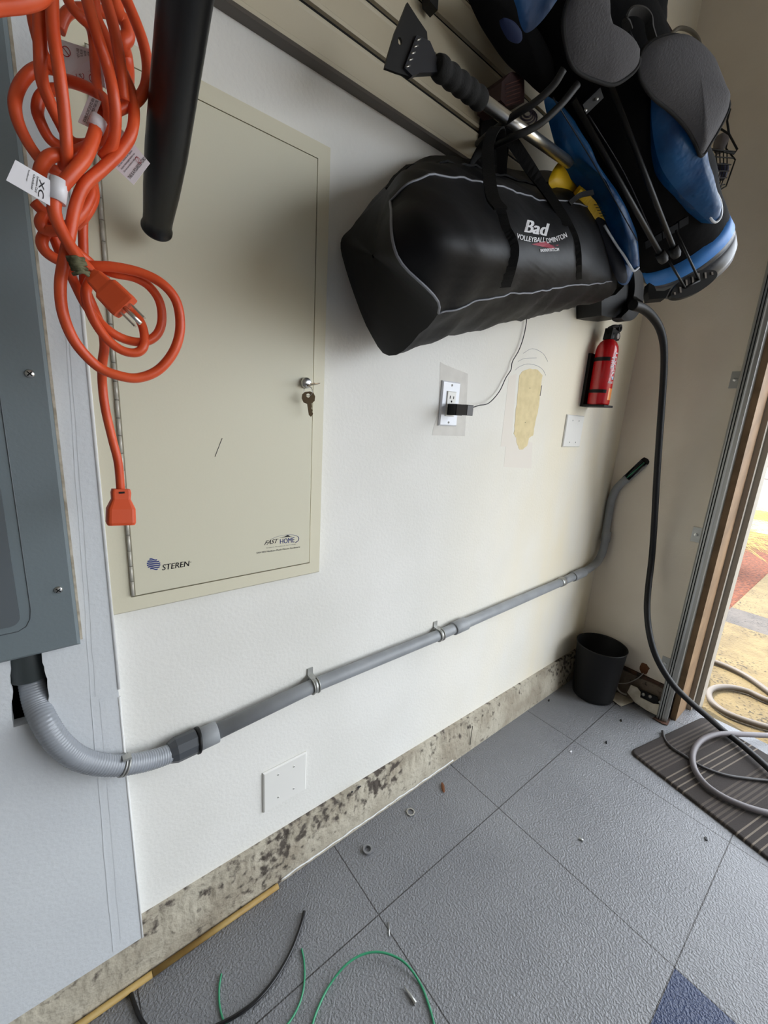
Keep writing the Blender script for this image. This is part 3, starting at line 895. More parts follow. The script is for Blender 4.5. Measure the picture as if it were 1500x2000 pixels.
# ------------------------------------------------------------------ orange extension cord
oc = thing('extension_cord', P(200, 400, y=.58), 'orange extension cord hanging in a tangled coil by the enclosure', 'extension cord')
strands = [
 ([(-30, 14), (0, 10), (40, 6), (74, -4), (95, -25)], [.44] * 5, .0052),
 ([(83, -20), (78, 40), (79, 110), (83, 160), (100, 205), (120, 245), (132, 268), (150, 282), (178, 281), (200, 266), (212, 235), (211, 210), (200, 190), (172, 172), (140, 160), (128, 158)], [.53, .53, .53, .54, .55, .56, .57, .57, .57, .56, .55, .55, .56, .57, .58, .59], .0052),
 ([(101, -20), (104, 60), (117, 150), (126, 225), (130, 285), (129, 315), (124, 326)], [.52, .52, .52, .525, .53, .54, .55], .0050),
 ([(62, -10), (66, 40), (82, 100), (100, 130), (112, 140)], [.56, .56, .56, .57, .58], .0050),
 ([(108, 134), (80, 132), (55, 145), (36, 172), (29, 205), (38, 245), (62, 290), (90, 322), (130, 342), (165, 352), (178, 375), (160, 415), (125, 447), (90, 450), (79, 436), (88, 420), (115, 410)], [.575, .57, .57, .565, .56, .56, .56, .56, .57, .565, .56, .555, .555, .56, .56, .565, .565], .0050),
 ([(125, 176), (100, 176), (80, 190), (73, 215), (80, 240), (98, 272), (125, 288), (160, 285), (185, 282)], [.58, .575, .57, .57, .57, .575, .575, .57, .565], .0050),
 ([(116, 60), (128, 30), (150, 18), (185, 20), (210, 25)], [.60] * 5, .0050),
 ([(126, -20), (138, 10), (156, 32), (174, 50), (182, 75), (185, 115), (190, 170), (200, 215)], [.56, .56, .56, .57, .58, .575, .565, .555], .0045),
 ([(165, -20), (180, 35), (196, 88), (210, 130), (221, 180), (226, 230), (220, 280), (200, 310)], [.525, .525, .525, .53, .53, .535, .545, .555], .0050),
 ([(184, -20), (188, 30), (203, 65), (218, 110), (224, 150)], [.575] * 5, .0048),
 ([(201, -20), (220, 45), (232, 105), (238, 150), (242, 195)], [.545] * 4 + [.55], .0050),
 ([(222, -20), (231, 25), (246, 45), (250, 70), (240, 85), (246, 110), (249, 150), (240, 200)], [.61, .61, .61, .61, .61, .62, .62, .60], .0068),
 ([(238, -20), (262, 35), (280, 85), (288, 130), (284, 170), (268, 196), (240, 210), (215, 222)], [.56] * 8, .0052),
 ([(240, 140), (256, 180), (262, 222), (256, 262), (234, 297), (200, 330), (165, 362), (147, 405), (136, 460), (125, 510), (118, 560), (124, 615), (148, 670), (190, 715), (230, 733), (270, 738), (310, 722), (340, 685), (352, 640), (345, 590), (318, 555), (275, 533), (225, 522), (185, 520), (160, 518), (120, 510), (90, 492), (82, 470), (95, 445)], [.56, .56, .555, .55, .55, .545, .54, .54, .54, .54, .54, .54, .545, .55, .55, .55, .55, .55, .55, .55, .55, .555, .56, .565, .57, .575, .575, .575, .58], .0052),
 ([(196, 190), (192, 225), (186, 258), (168, 305), (140, 340), (118, 368), (106, 400), (112, 432), (132, 472), (155, 506), (172, 525), (186, 545)], [.575, .56, .545, .535, .53, .53, .53, .53, .53, .53, .53, .53], .0056),
 ([(185, 282), (140, 300), (108, 302), (90, 312), (78, 335), (76, 365)], [.565, .55, .54, .54, .545, .56], .0054),
 ([(66, 395), (98, 428), (124, 462), (148, 490), (175, 512), (192, 535), (212, 562), (240, 590), (262, 610), (276, 632), (282, 655), (280, 678), (265, 689), (238, 684), (210, 663), (186, 630), (172, 598), (168, 570), (176, 548)], [.565, .565, .565, .565, .57, .57, .575, .575, .575, .57, .565, .56, .56, .56, .56, .56, .56, .56, .57], .0048),
 ([(104, 460), (120, 500), (142, 545), (164, 590), (185, 618), (212, 645), (245, 663), (280, 668), (305, 655), (316, 628), (312, 590), (292, 560), (262, 542), (220, 533), (190, 520)], [.585, .585, .585, .58, .575, .57, .57, .565, .565, .565, .565, .565, .565, .57, .58], .0048),
 ([(164, 400), (162, 450), (164, 520), (166, 560), (182, 600), (198, 640), (204, 675), (200, 710), (200, 750), (206, 800), (220, 860), (231, 905), (236, 960)], [.60, .60, .60, .59, .59, .585, .585, .59, .60, .60, .60, .60, .60], .0048),
 ([(178, 345), (182, 385), (165, 420), (145, 440)], [.58, .57, .565, .575], .0055)]
b = MB()
for pts, ys, r in strands:
    b.tube(spline([P(*q, y=yy) for q, yy in zip(pts, ys)], 7), r, 10)
cb = b.build('cable', M_ORANGE, oc)
# plug
def block(mb, c0, c1, u, profs):
    """lofted rounded rectangle: profs = (t, halfwidth, halfthick)"""
    c0, c1 = Vector(c0), Vector(c1); ax = (c1 - c0).normalized(); u = (Vector(u) - ax * Vector(u).dot(ax)).normalized(); v = ax.cross(u)
    L = (c1 - c0).length; rows = []
    for t, hw, ht in profs:
        c = c0 + ax * L * t; r_ = min(hw, ht) * .35; row = []
        for sx, sy, a0 in ((1, 1, 0), (-1, 1, 90), (-1, -1, 180), (1, -1, 270)):
            for k in range(4):
                a = math.radians(a0 + k * 30)
                row.append(c + u * (sx * (hw - r_) + r_ * math.cos(a)) + v * (sy * (ht - r_) + r_ * math.sin(a)))
        rows.append(row)
    mb.grid(rows, False, closed_u=True)
    n = len(rows[0]); o = len(mb.v) - n * len(rows)
    mb.f += [tuple(o + k for k in reversed(range(n))), tuple(o + (len(rows) - 1) * n + k for k in range(n))]; mb.sm += [False, False]
    return ax, u, v
p0_, p1_ = P(180, 536, y=.525), P(246, 602, y=.515)
mb = MB(); ax, u, v = block(mb, p0_, p1_, (RIGHT - DOWN), [(0, .006, .006), (.12, .0085, .007), (.38, .0095, .0075), (.45, .0125, .008), (.9, .0135, .009), (1, .0130, .0088)])
pl = mb.build('plug', M_ORANGE2, oc)
b = MB()
for sgn in (-1, 1):
    c = p1_ + u * .0064 * sgn; b.obox(c + ax * .008, ax * .0085, v * .0032, u * .0008)
b.tube([p1_ + v * .005, p1_ + v * .005 + ax * .019], .0022, 10)
b.build('prong', M_ALU, pl)
b = MB()
for t in (.12, .2, .28):
    for sgn in (-1, 1): b.lathe(p0_.lerp(p1_, t) + u * .0035 * sgn + v * (-.0074), -v, [(.0014, 0), (.00001, .0004)], 8)
b.build('vent_hole', M_DARK, pl)
# female connector
p0_, p1_ = P(236, 955, y=.60), P(236, 1024, y=.595)
mb = MB(); ax, u, v = block(mb, p0_, p1_, (1, 0, 0), [(0, .0095, .008), (.1, .0105, .0085), (.28, .010, .0085), (.55, .0150, .0125), (.93, .0155, .0130), (1, .0145, .012)])
cf = mb.build('socket', M_ORANGE2, oc)
b = MB()
for sgn in (-1, 1): b.obox(p1_ + u * .006 * sgn, ax * .0006, v * .004, u * .0012)
b.obox(p0_ + ax * .003 - Vector((0, .0088, 0)), (.003, 0, 0), (0, .0006, 0), (0, 0, .0011))
b.build('slot', M_DARK, cf)
# string tie
tt = MB()
for i in range(9):
    c = P(148 + i * 1.4, 504 + i * 3.6, y=.518); tt.tube([c + Vector((-.007, 0, random.uniform(-.003, .003))), c + Vector((0, -.004, 0)), c + Vector((.006, 0, random.uniform(-.004, .003)))], .0016, 6)
tt.build('twine_tie', mat('green_twine', (110, 108, 80), .8, var=50, vscale=150), oc)
# tags
def tagsheet(poly, ys, lines, rings=(), redwords=()):
    pts = [P(*q, y=yy) for q, yy in zip(poly, ys)]
    n = (pts[1] - pts[0]).cross(pts[2] - pts[0]).normalized()
    if n.y > 0: n = -n
    o = MB().prism(pts, n * -.0004).build('warning_tag', M_TAG, oc)
    q = quad_map(*(p + n * .0005 for p in (pts[3], pts[2], pts[0], pts[1])))
    mb = MB()
    for (s_, u0, u1, v0, v1, rot) in lines:
        if rot: f_ = lambda a, c, u0=u0, u1=u1, v0=v0, v1=v1: q(u1 + (u0 - u1) * c, v0 + (v1 - v0) * a)
        else: f_ = lambda a, c, u0=u0, u1=u1, v0=v0, v1=v1: q(u0 + (u1 - u0) * a, v0 + (v1 - v0) * c)
        text_on(mb, s_, f_, bold=.015)
    if lines: mb.build('lettering', M_INK, o)
    if rings:
        mb = MB()
        for (cx, cy, r, asp) in rings:
            f_ = lambda a, c: q(cx + a * r, cy + c * r * asp)
            mb.add(*circle_map(f_, (0, 0), 1, .16)); mb.add([f_(-.7, .6), f_(-.6, .7), f_(.7, -.6), f_(.6, -.7)], [(0, 1, 2, 3)])
        mb.build('emblem', M_REDINK, o)
    return o
tagsheet([(116, 76), (196, 102), (206, 172), (122, 152)], [.60, .585, .59, .60],
         [('WARNING DO NOT USE', .40, .46, .15, .9, True), ('WITH DAMAGED PLUG', .49, .55, .35, .9, True), ('KEEP AWAY FROM WATER', .58, .64, .35, .9, True), ('INDOOR AND OUTDOOR', .67, .73, .35, .9, True), ('DO NOT OVERLOAD', .76, .82, .35, .9, True)], [(.42, .18, .10, 1.3), (.74, .18, .11, 1.3), (.14, .72, .11, 1.3)])
tagsheet([(196, 98), (224, 135), (222, 166), (206, 175)], [.585, .60, .605, .59], [])
tagsheet([(174, 186), (198, 198), (177, 250), (152, 238)], [.555, .55, .55, .555], [('RISK OF ELECTRICAL SHOCK', .30, .52, .95, .08, True), ('DO NOT REMOVE THIS TAG', .60, .82, .95, .08, True)])
tagsheet([(234, 248), (293, 319), (261, 361), (190, 295)], [.565, .555, .555, .565],
         [('THIS IS A POLARIZED CORD', .80, .88, .05, .98, True), ('Do not use outdoors when wet', .66, .70, .1, .8, True), ('Inspect thoroughly before use', .58, .62, .1, .8, True), ('Do not remove or bypass', .50, .54, .1, .8, True), ('Do not run through walls', .42, .46, .1, .8, True)], [(.76, .74, .09, .8)])
tagsheet([(30, 312), (98, 352), (98, 402), (12, 352)], [.52, .525, .525, .52],
         [('XC', .84, .70, .8, .1, True), ('Outdoor', .58, .52, .85, .2, True), ('Extension Cord', .68, .62, .85, .2, True), ('Indoor', .42, .38, .9, .4, True)], [])
b = MB()
def wrap(pa, pb, yy, r):
    a_, c_ = P(*pa, y=yy), P(*pb, y=yy)
    MB().tube([a_, c_], r, 14).build('tag_wrap', M_TAG, oc)
wrap((116, 352), (110, 394), .530, .0072)
wrap((186, 252), (194, 232), .548, .0068)

# ------------------------------------------------------------------ duffel bag
DB = thing('duffel_bag', P(930, 600, y=.6), 'black duffel bag with printed volleyball and badminton logo hung on the slatwall', 'bag')
ST = [
 [(690, 440, .705), (748, 378, .62), (762, 392, .52), (776, 500, .46), (856, 612, .50), (748, 690, .68), (668, 500, .715)],
 [(740, 385, .715), (790, 336, .62), (806, 356, .50), (850, 480, .425), (905, 594, .50), (800, 676, .68), (720, 520, .725)],
 [(820, 322, .725), (868, 322, .63), (880, 342, .51), (905, 470, .415), (960, 582, .50), (868, 657, .68), (800, 520, .73)],
 [(890, 325, .722), (925, 330, .64), (938, 358, .53), (965, 470, .42), (1015, 574, .505), (940, 640, .675), (880, 520, .73)],
 [(960, 335, .722), (990, 350, .64), (1000, 372, .54), (1020, 470, .44), (1066, 566, .515), (1010, 624, .67), (950, 520, .73)],
 [(1020, 345, .722), (1045, 362, .65), (1052, 392, .57), (1076, 480, .47), (1110, 560, .53), (1070, 610, .665), (1020, 520, .73)],
 [(1075, 345, .722), (1100, 360, .65), (1108, 392, .57), (1130, 480, .495), (1155, 554, .545), (1130, 595, .66), (1090, 510, .73)],
 [(1125, 370, .722), (1150, 385, .67), (1160, 415, .60), (1175, 480, .55), (1192, 550, .565), (1185, 580, .655), (1150, 510, .73)],
 [(1165, 440, .725), (1180, 450, .69), (1186, 465, .64), (1194, 500, .61), (1204, 550, .60), (1202, 562, .65), (1185, 510, .715)]]
rings_ = []
for st in ST:
    c = [P(a_, b_, y=y_) for a_, b_, y_ in st]
    rings_.append(spline(c, 8, closed=True))
NR = len(rings_[0])
cols = [spline([r[j] for r in rings_], 7) for j in range(NR)]
rows = [[cols[j][i] for j in range(NR)] for i in range(len(cols[0]))]
def wrk(p, k=1):
    q = Vector((p.x * 1.0, p.y * 1.0, p.z * .5))
    f_ = noise.noise(Vector((p.x * 26 + p.z * 22, p.y * 8, p.z * 5))) * .006
    return (noise.noise(q * 14) * .007 + f_ + noise.noise(q * 40) * .002) * k
C = Vector((.8, .62, 1.4))
for r in rows:
    c = sum(r, Vector()) / len(r)
    for p in r:
        d_ = (p - c); L_ = d_.length
        if p.y < .70: p += d_ / L_ * wrk(p)
b = MB().grid(rows, True, closed_u=True)
# end caps: slightly bulging
for r, sgn in ((rows[0], -1), (rows[-1], 1)):
    c = sum(r, Vector()) / len(r); n_ = Vector((sgn, -.2, 0)).normalized()
    rr = [r]
    for t in (.85, .6, .3, .02):
        rr.append([c + (p - c) * t + n_ * (.022 * (1 - t ** 2)) for p in r])
    if sgn < 0: rr = rr[::-1]
    b.grid(rr, True, closed_u=True)
body = b.build('body', M_BAG, DB)
bvh = BVHTree.FromPolygons([v for v in b.v], b.f)
def on(bv, px, py, off=.0015, d=None):
    r_ = ray(px, py).normalized()
    h = bv.ray_cast(EYE, r_)
    if h[0] is None: return P(px, py, d=d or .9)
    return h[0] - r_ * off
def hit_path(bv, pxs, n=6, off=.0015):
    pts = spline([Vector((a_, c_, 0)) for a_, c_ in pxs], n)
    return [on(bv, p.x, p.y, off) for p in pts]
jF = 4 * 8
def colpath(j, i0=0, i1=None): return [rows[i][j] for i in range(i0, len(rows) if i1 is None else i1)]
b = MB()
for j in (2 * 8, 4 * 8):
    pth = colpath(j, 0, len(rows) - 6)
    c0 = [sum(rows[i], Vector()) / NR for i in range(len(pth))]
    b.tube([p + (p - c).normalized() * .001 for p, c in zip(pth, c0)], .0017, 6)
ring0 = [rows[0][j] for j in range(16, 33)]
b.tube([p + Vector((-.0005, -.001, 0)) for p in ring0], .002, 6)
b.build('piping', M_PIPE, DB)
b = MB()
b.ribbon(hit_path(bvh, [(975, 412), (985, 450), (1000, 485), (996, 520), (985, 560)], 5, .003), RIGHT, .020, .003)
b.build('side_strap', M_WEB, DB)
b = MB()
b.ribbon(hit_path(bvh, [(1085, 395), (1110, 440), (1124, 480), (1128, 545)], 5, .003), RIGHT, .018, .003)
b.build('side_strap', M_WEB, DB)
HK = Vector((.86, .60, 1.735))
b = MB()
b.ribbon(spline([P(978, 408, y=.44), P(962, 385, y=.47), P(955, 340, y=.52), P(953, 290, y=.56), P(962, 258, y=.585), P(975, 252, y=.60), P(980, 300, y=.63), P(980, 352, y=.66)], 6), RIGHT, .020, .003)
b.build('handle', M_WEB, DB)
b = MB()
b.ribbon(spline([P(1108, 440, y=.50), P(1085, 400, y=.55), P(1050, 350, y=.60), P(1010, 290, y=.62), P(985, 255, y=.63), P(975, 250, y=.64)], 6), RIGHT, .022, .003)
b.build('handle', M_WEB, DB)
b = MB().puff(spline([P(912, 330, y=.66), P(922, 305, y=.66), P(940, 275, y=.66), P(962, 262, y=.66), P(962, 290, y=.66), P(935, 310, y=.66), P(918, 332, y=.66)], 4, True), -FWD, .005, .004)
b.build('tie_strap', M_WEB, DB)
# zip line
MB().ribbon([p + Vector((0, 0, .002)) for p in colpath(8, 2, len(rows) - 14)], Vector((0, 1, .3)), .014, .003).build('zip', M_WEB, DB)
def logo(body_, pa, pb, hpx, shear=0, bold=.015, m=M_WHITEINK, arc=0):
    mb = MB()
    ux = Vector((pb[0] - pa[0], pb[1] - pa[1], 0)); L_ = ux.length; un = ux / L_; vn = Vector((un.y, -un.x, 0))
    def fn(u_, v_):
        p = Vector((pa[0], pa[1], 0)) + ux * u_ + vn * (v_ * hpx - arc * (1 - (2 * u_ - 1) ** 2))
        return on(bvh, p.x, p.y, .005)
    text_on(mb, body_, fn, shear, bold)
    mb.build('lettering', m, body)
logo('Bad', (1025, 453), (1068, 461), 25, .1, .045)
logo('VOLLEYBALL', (1009, 465), (1064, 473), 10, 0, .02, arc=3)
logo('DMINTON', (1069, 475), (1108, 463), 10, 0, .02, arc=2)
logo('BADENSPORTS.COM', (1056, 492), (1092, 490), 6, 0, .03)
mb = MB()
tri = [(1038, 477), (1066, 471), (1078, 480), (1092, 478), (1080, 486), (1060, 482)]
cpt = (1068, 478)
vs = [on(bvh, *cpt, .0022)] + [on(bvh, *q, .0022) for q in tri]
mb.add(vs, [(0, i + 1, (i + 1) % 6 + 1) for i in range(6)]); mb.build('emblem', mat('printed_dark_red', (150, 40, 60), .6), body)

# ------------------------------------------------------------------ double hook
hk = thing('slatwall_hook', (.86, .735, 1.70), 'black double-prong hook on the slatwall carrying the scraper and duffel', 'hook')
b = MB()
ends = [((1128, 165), (1095, 205), (1050, 245), (1000, 268), (965, 285)), ((1101, 135), (1080, 168), (1045, 200), (1005, 225), (955, 262))]
for e in ends:
    pts = [P(*e[0], y=.50), P(*e[1], y=.515), P(*e[2], y=.54), P(*e[3], y=.575), P(*e[4], y=.64), P(e[4][0] - 22, e[4][1] + 18, y=.725)]
    b.tube(spline(pts, 6), .0062, 12)
b.build('prong', M_BLACKR, hk)
MB().box((.80, .720, 1.655), (.90, .7275, 1.775)).build('back_plate', M_BLACKP, hk)
# tip of another hook at the top edge
h2 = thing('slatwall_hook', P(850, 5, y=.71), 'black hook tip poking in at the top edge above the ice scraper', 'hook')
MB().prism([P(838, -25, y=.70), P(840, 2, y=.70), P(855, 20, y=.70), P(858, -25, y=.70)], (0, .02, 0)).build('hook_tip', M_BLACKP, h2)

# ------------------------------------------------------------------ ice scraper and snow brush
sp_ = thing('ice_scraper', P(950, 200, y=.60), 'ice scraper with black blade and foam grip on a silver pole with yellow brush head', 'ice scraper')
YS = .585
n_ = Vector((0, 1, 0))
blade = [(796, 4), (833, 62), (838, 100), (800, 149), (752, 133), (756, 115), (772, 62)]
hc_ = P(781, 80, y=YS)
outer = [P(*q, y=YS) for q in [(796, 4), (815, 34), (834, 62), (836, 85), (822, 100), (812, 140), (800, 149), (776, 142), (752, 133), (756, 115), (772, 62), (784, 34)]]
inn = [hc_ + (p - hc_).normalized() * .0045 for p in outer]
t_ = Vector((0, .004, 0))
MB().grid([outer, inn, [p + t_ for p in inn], [p + t_ for p in outer]], False, closed_u=True, closed_v=True).build('blade', M_BLACKP, sp_)
fan = [P(*q, y=YS - .004) for q in [(814, 68), (840, 80), (861, 130), (857, 140), (820, 142), (806, 148), (790, 132)]]
MB().prism(fan, (0, .012, 0)).build('blade_mount', mat('dark_scraper_plastic', (34, 36, 42), .35), sp_)
b = MB()
for i in range(5):
    c = P(793 + i * 5.2, 131 - i * 13, y=YS - .005); e = P(801 + i * 5.2, 128 - i * 13, y=YS - .005)
    b.tube([c, e], .0009, 6)
b.build('tooth', M_ALU, sp_)
g0, g1 = P(852, 128, y=YS), P(942, 197, y=YS + .005)
ax = g1 - g0; L = ax.length
prof = [(.003, -.004), (.0125, 0)]
for i in range(33):
    t = i / 32
    prof.append((.0145 + .0026 * abs(math.sin(t * math.pi * 5)), t * L))
prof += [(.011, L + .001), (.003, L + .0015)]
MB().lathe(g0, ax, prof, 28).build('grip', mat('black_foam', (14, 14, 14), .9, bump=.0008, bscale=300), sp_)
s0, s1 = P(940, 195, y=YS + .005), P(1112, 318, y=.60)
MB().tube([s0, s1], .0105, 24).build('pole', M_ALU, sp_)
yc = spline([P(q[0], q[1], y=.625) for q in [(1090, 318), (1108, 318), (1150, 358), (1140, 385), (1118, 396), (1105, 385), (1078, 368), (1072, 350)]], 5, True)
MB().puff(yc, -FWD, .018, .014, rings=6).build('brush_collar', M_YEL, sp_)
b = MB()
hp = spline([P(1126, 374, y=.60), P(1147, 392, y=.59), P(1168, 425, y=.58), P(1192, 470, y=.58), P(1213, 508, y=.58)], 6)
b.ribbon(hp, RIGHT, .020, .016)
hd = b.build('brush_head', M_YEL, sp_)
b = MB()
for i in range(5):
    c = P(1166 + i * 3.2, 400 + i * 5.5, y=.566); b.tube([c - RIGHT * .007, c + RIGHT * .007], .0008, 5)
b.build('groove', M_INK, hd)
MB().ribbon(spline([P(1112, 398, y=.565), P(1132, 382, y=.56), P(1158, 376, y=.56)], 5), -DOWN, .010, .004).build('band', M_BLACKR, sp_)
b = MB()
for i in range(26):
    t = i / 25; c = hp[int(t * (len(hp) - 1))]
    for k in range(3):
        q_ = c + Vector((random.uniform(-.006, .006), .01, random.uniform(-.004, .004)))
        b.tube([q_, q_ + Vector((random.uniform(-.01, .01), .055, -.035))], .0012, 4)
b.build('bristles', M_BLACKR, sp_)['kind'] = 'stuff'

# ------------------------------------------------------------------ golf bag
GB = thing('golf_bag', P(1340, 500, d=1.1), 'black and blue golf stand bag hung slanting above the fire extinguisher', 'golf bag')
B0 = P(1338, 488, d=1.10); T0 = P(1112, -30, d=.80)
ga = (T0 - B0).normalized(); GL = (T0 - B0).length
b = MB()
def gsec(h, ra, rb, n=40):
    v1 = (RIGHT - ga * RIGHT.dot(ga)).normalized(); v2 = ga.cross(v1)
    c = B0 + ga * h
    return [c + v1 * ra * math.cos(2 * math.pi * k / n) + v2 * rb * math.sin(2 * math.pi * k / n) for k in range(n)]
hs = [.02 + (GL + .1) * i / 26 for i in range(27)]
rows = []
for h in hs:
    r_ = gsec(h, .097 + .018 * min(1, h / .35) + .004 * math.sin(h * 9), .09 + .012 * min(1, h / .35))
    c = B0 + ga * h
    rows.append([p + (p - c).normalized() * (noise.noise(p * 14) * .006) for p in r_])
b.grid(rows, True, closed_u=True)
gb = b.build('body', M_GOLF, GB); gb.data.flip_normals()
gbvh = BVHTree.FromPolygons(b.v, b.f)
rows = [gsec(h, r1, r1 * .89) for h, r1 in ((.026, .094), (.026, .101), (-.014, .104), (-.016, .096))]
MB().grid(rows, True, closed_u=True).build('base_ring', M_BLUE2, GB).data.flip_normals()
rows = [gsec(h, r1, r1 * .89) for h, r1 in ((-.014, .099), (-.024, .102), (-.026, .099), (-.029, .102), (-.060, .098), (-.082, .086), (-.086, .05), (-.086, .001))]
MB().grid(rows, True, closed_u=True).build('base_cup', mat('base_cup_plastic', (58, 60, 66), .35), GB).data.flip_normals()

def dep(px, py, off=0):
    """depth of the bag axis at that place, with an offset towards the eye"""
    t = ((px - 1338) * (1112 - 1338) + (py - 488) * (-30 - 488)) / ((1112 - 1338) ** 2 + (-30 - 488) ** 2)
    return 1.10 + t * (.80 - 1.10) - off
def gp(px, py, off): return P(px, py, d=dep(px, py, off))
def gpuff(pxs, off, h, m, name, parent=GB, n=4, wr=0, back=None, rings=7):
    o = spline([gp(a_, c_, off) for a_, c_ in pxs], n, True)
    mb = MB().puff(o, -FWD, h, back, rings=rings, wr=wr)
    return mb.build(name, m, parent), o
lp, lo = gpuff([(1062, 190), (1075, 250), (1092, 295), (1120, 325), (1160, 365), (1180, 410), (1205, 465), (1228, 515), (1240, 528), (1249, 520), (1246, 490), (1235, 460), (1205, 400), (1170, 350), (1135, 290), (1100, 225), (1080, 195)], .05, .035, M_BLUE, 'side_pocket', wr=.006, back=.03)
MB().tube(spline([gp(a_, c_, .055) for a_, c_ in [(1180, 440), (1205, 480), (1218, 498), (1230, 518), (1238, 529), (1248, 522)]], 5), .0028, 6).build('piping', M_WPIPE, lp)
gpuff([(1208, 505), (1222, 498), (1238, 515), (1236, 535), (1224, 556), (1208, 552), (1204, 530)], .02, .012, M_BLUE, 'pocket_flap')
rp, ro = gpuff([(1275, 170), (1272, 230), (1280, 290), (1295, 335), (1325, 375), (1355, 405), (1378, 428), (1392, 437), (1405, 428), (1398, 400), (1378, 350), (1368, 300), (1350, 255), (1320, 215), (1290, 180)], .115, .034, M_BLUE, 'side_pocket', wr=.010, back=.05)
MB().tube(spline([gp(a_, c_, .120) for a_, c_ in [(1330, 225), (1352, 255), (1368, 300), (1377, 350), (1383, 395), (1388, 425), (1398, 434), (1408, 422), (1408, 398), (1398, 375), (1380, 352)]], 6), .0028, 6).build('piping', M_WPIPE, rp)
MB().puff(spline([gp(a_, c_, .112) for a_, c_ in [(1378, 352), (1394, 372), (1406, 398), (1405, 424), (1396, 430), (1388, 410), (1382, 380)]], 4, True), -FWD, .008).build('pocket_lining', mat('purple_lining', (52, 44, 62), .6), rp)
# blue flap near the top left and gusset
gpuff([(1005, -30), (1010, 20), (1018, 52), (1030, 64), (1055, 45), (1085, 5), (1100, -30)], .13, .012, M_BLUE, 'top_panel')
gpuff([(975, 40), (990, 75), (1012, 85), (1020, 70), (1000, 45)], .08, .01, mat('dark_blue_fabric', (14, 36, 80), .7), 'lower_panel')
gpuff([(915, -30), (928, 30), (960, 85), (990, 125), (1030, 160), (1062, 185), (1085, 150), (1060, 90), (1035, 50), (1020, -30)], .03, .03, M_GOLF, 'neck_fabric')
gpuff([(1152, 392), (1172, 410), (1200, 470), (1224, 530), (1222, 552), (1206, 548), (1188, 510), (1164, 450)], .035, .010, mat('navy_fabric', (6, 14, 30), .7), 'back_panel')
# padded shoulder straps
def pad(pxs, off, h, name):
    o, ol = gpuff(pxs, off, h, M_MESHPAD, name, back=.012, rings=8)
    mb = MB().tube(ol, .0035, 6, closed=True)
    mb.build('edge_binding', mat('black_binding', (24, 24, 26), .8), o)
    return o
pad([(1296, 72), (1330, 72), (1362, 92), (1388, 120), (1402, 150), (1414, 180), (1424, 205), (1412, 238), (1388, 280), (1370, 305), (1358, 280), (1340, 250), (1310, 218), (1275, 190), (1250, 150), (1250, 110), (1268, 85)], .15, .03, 'shoulder_pad')
pad([(1130, -30), (1172, -25), (1176, 30), (1188, 78), (1205, 98), (1232, 108), (1249, 118), (1236, 142), (1200, 165), (1165, 158), (1128, 140), (1110, 110), (1100, 50), (1110, 0)], .16, .03, 'shoulder_pad')
# legs of the stand
for a_, c_, o0_, o1_ in (((1186, 150), (1318, 492), .115, .125), ((1120, 195), (1293, 502), .115, .125)):
    p, q_ = gp(*a_, o0_), gp(*c_, o1_)
    lg = MB().tube([p, q_], .0055, 12).build('leg', M_BLACKP, GB)
    d_ = (q_ - p).normalized()
    MB().tube([q_ - d_ * .012, q_ + d_ * .006, q_ + d_ * .014], [.010, .011, .008], 12).build('foot', M_BLACKR, lg)
b = MB()
for a_, c_ in (((1320, 450), (1366, 548)), ((1304, 505), (1338, 562))):
    b.tube([gp(*a_, .12), P(*c_, d=1.02)], .0026, 8)
b.tube([P(1338, 562, d=1.02), P(1366, 548, d=1.02)], .003, 8)
b.build('actuator_rod', M_CHROME if False else M_BLACKP, GB)
# bracket across the body
b = MB()
for a_, c_ in (((1258, 480), (1290, 462)), ((1292, 460), (1322, 443)), ((1324, 440), (1342, 430))):
    p, q_ = gp(*a_, .108), gp(*c_, .108); b.ribbon([p, q_], ga, .016, .008)
b.build('leg_bracket', mat('bracket_plastic', (9, 9, 11), .8, spec=.15), GB)
b = MB(); p, q_ = gp(1140, 215, .118), gp(1174, 182, .118); b.ribbon([p, q_], ga, .018, .006); br = b.build('buckle', mat('buckle_plastic', (30, 30, 32), .3), GB)
for q_ in ((1144, 215), (1166, 193)): MB().lathe(gp(*q_, .123), -FWD, [(.003, 0), (.002, .002), (.0001, .0024)], 12).build('rivet', M_CHROME, br)
# foot plate
o = spline([P(a_, c_, d=1.02) for a_, c_ in [(1312, 580), (1313, 568), (1325, 552), (1345, 538), (1370, 527), (1388, 527), (1399, 530), (1400, 540), (1385, 556), (1360, 572), (1330, 582)]], 5, True)
def hole_plate(outline, th, holes):
    """plate made of strips: outline plus raised pale slots"""
    mb = MB().prism(outline, th); return mb
fp = hole_plate(o, FWD * .012, None).build('foot_plate', M_BLACKP, GB)
b = MB()
for (a_, c_, hh) in ((1318, 573, 5), (1329, 566, 12), (1341, 553, 14), (1353, 547, 14), (1365, 540, 14), (1378, 538, 12), (1391, 534, 6)):
    c = P(a_, c_, d=1.019); b.obox(c, RIGHT * .0022, (DOWN * .95 + RIGHT * .1) * (hh / 805 / 2 * 1.0), FWD * .0006)
b.build('slot', mat('slot_see_through_grey', (128, 120, 112), .8), fp)
gpx = [(1268, 552), (1278, 558), (1282, 568), (1298, 568), (1310, 562), (1300, 582), (1268, 585), (1266, 570)]
MB().prism([P(a_, c_, d=1.06) for a_, c_ in gpx], FWD * .02).build('hinge_clip', M_BLACKP, GB)
# zip and seam lines on the body
b = MB()
for pth in ([(1230, 60), (1262, 130), (1275, 180)], [(1080, 190), (1160, 320), (1245, 470)], [(1150, 225), (1220, 340), (1280, 470)]):
    b.tube([gp(p.x, p.y, .112) for p in spline([Vector((*q, 0)) for q in pth], 6)], .0012, 5)
b.build('seam', mat('seam_thread', (46, 46, 50), .7), GB)
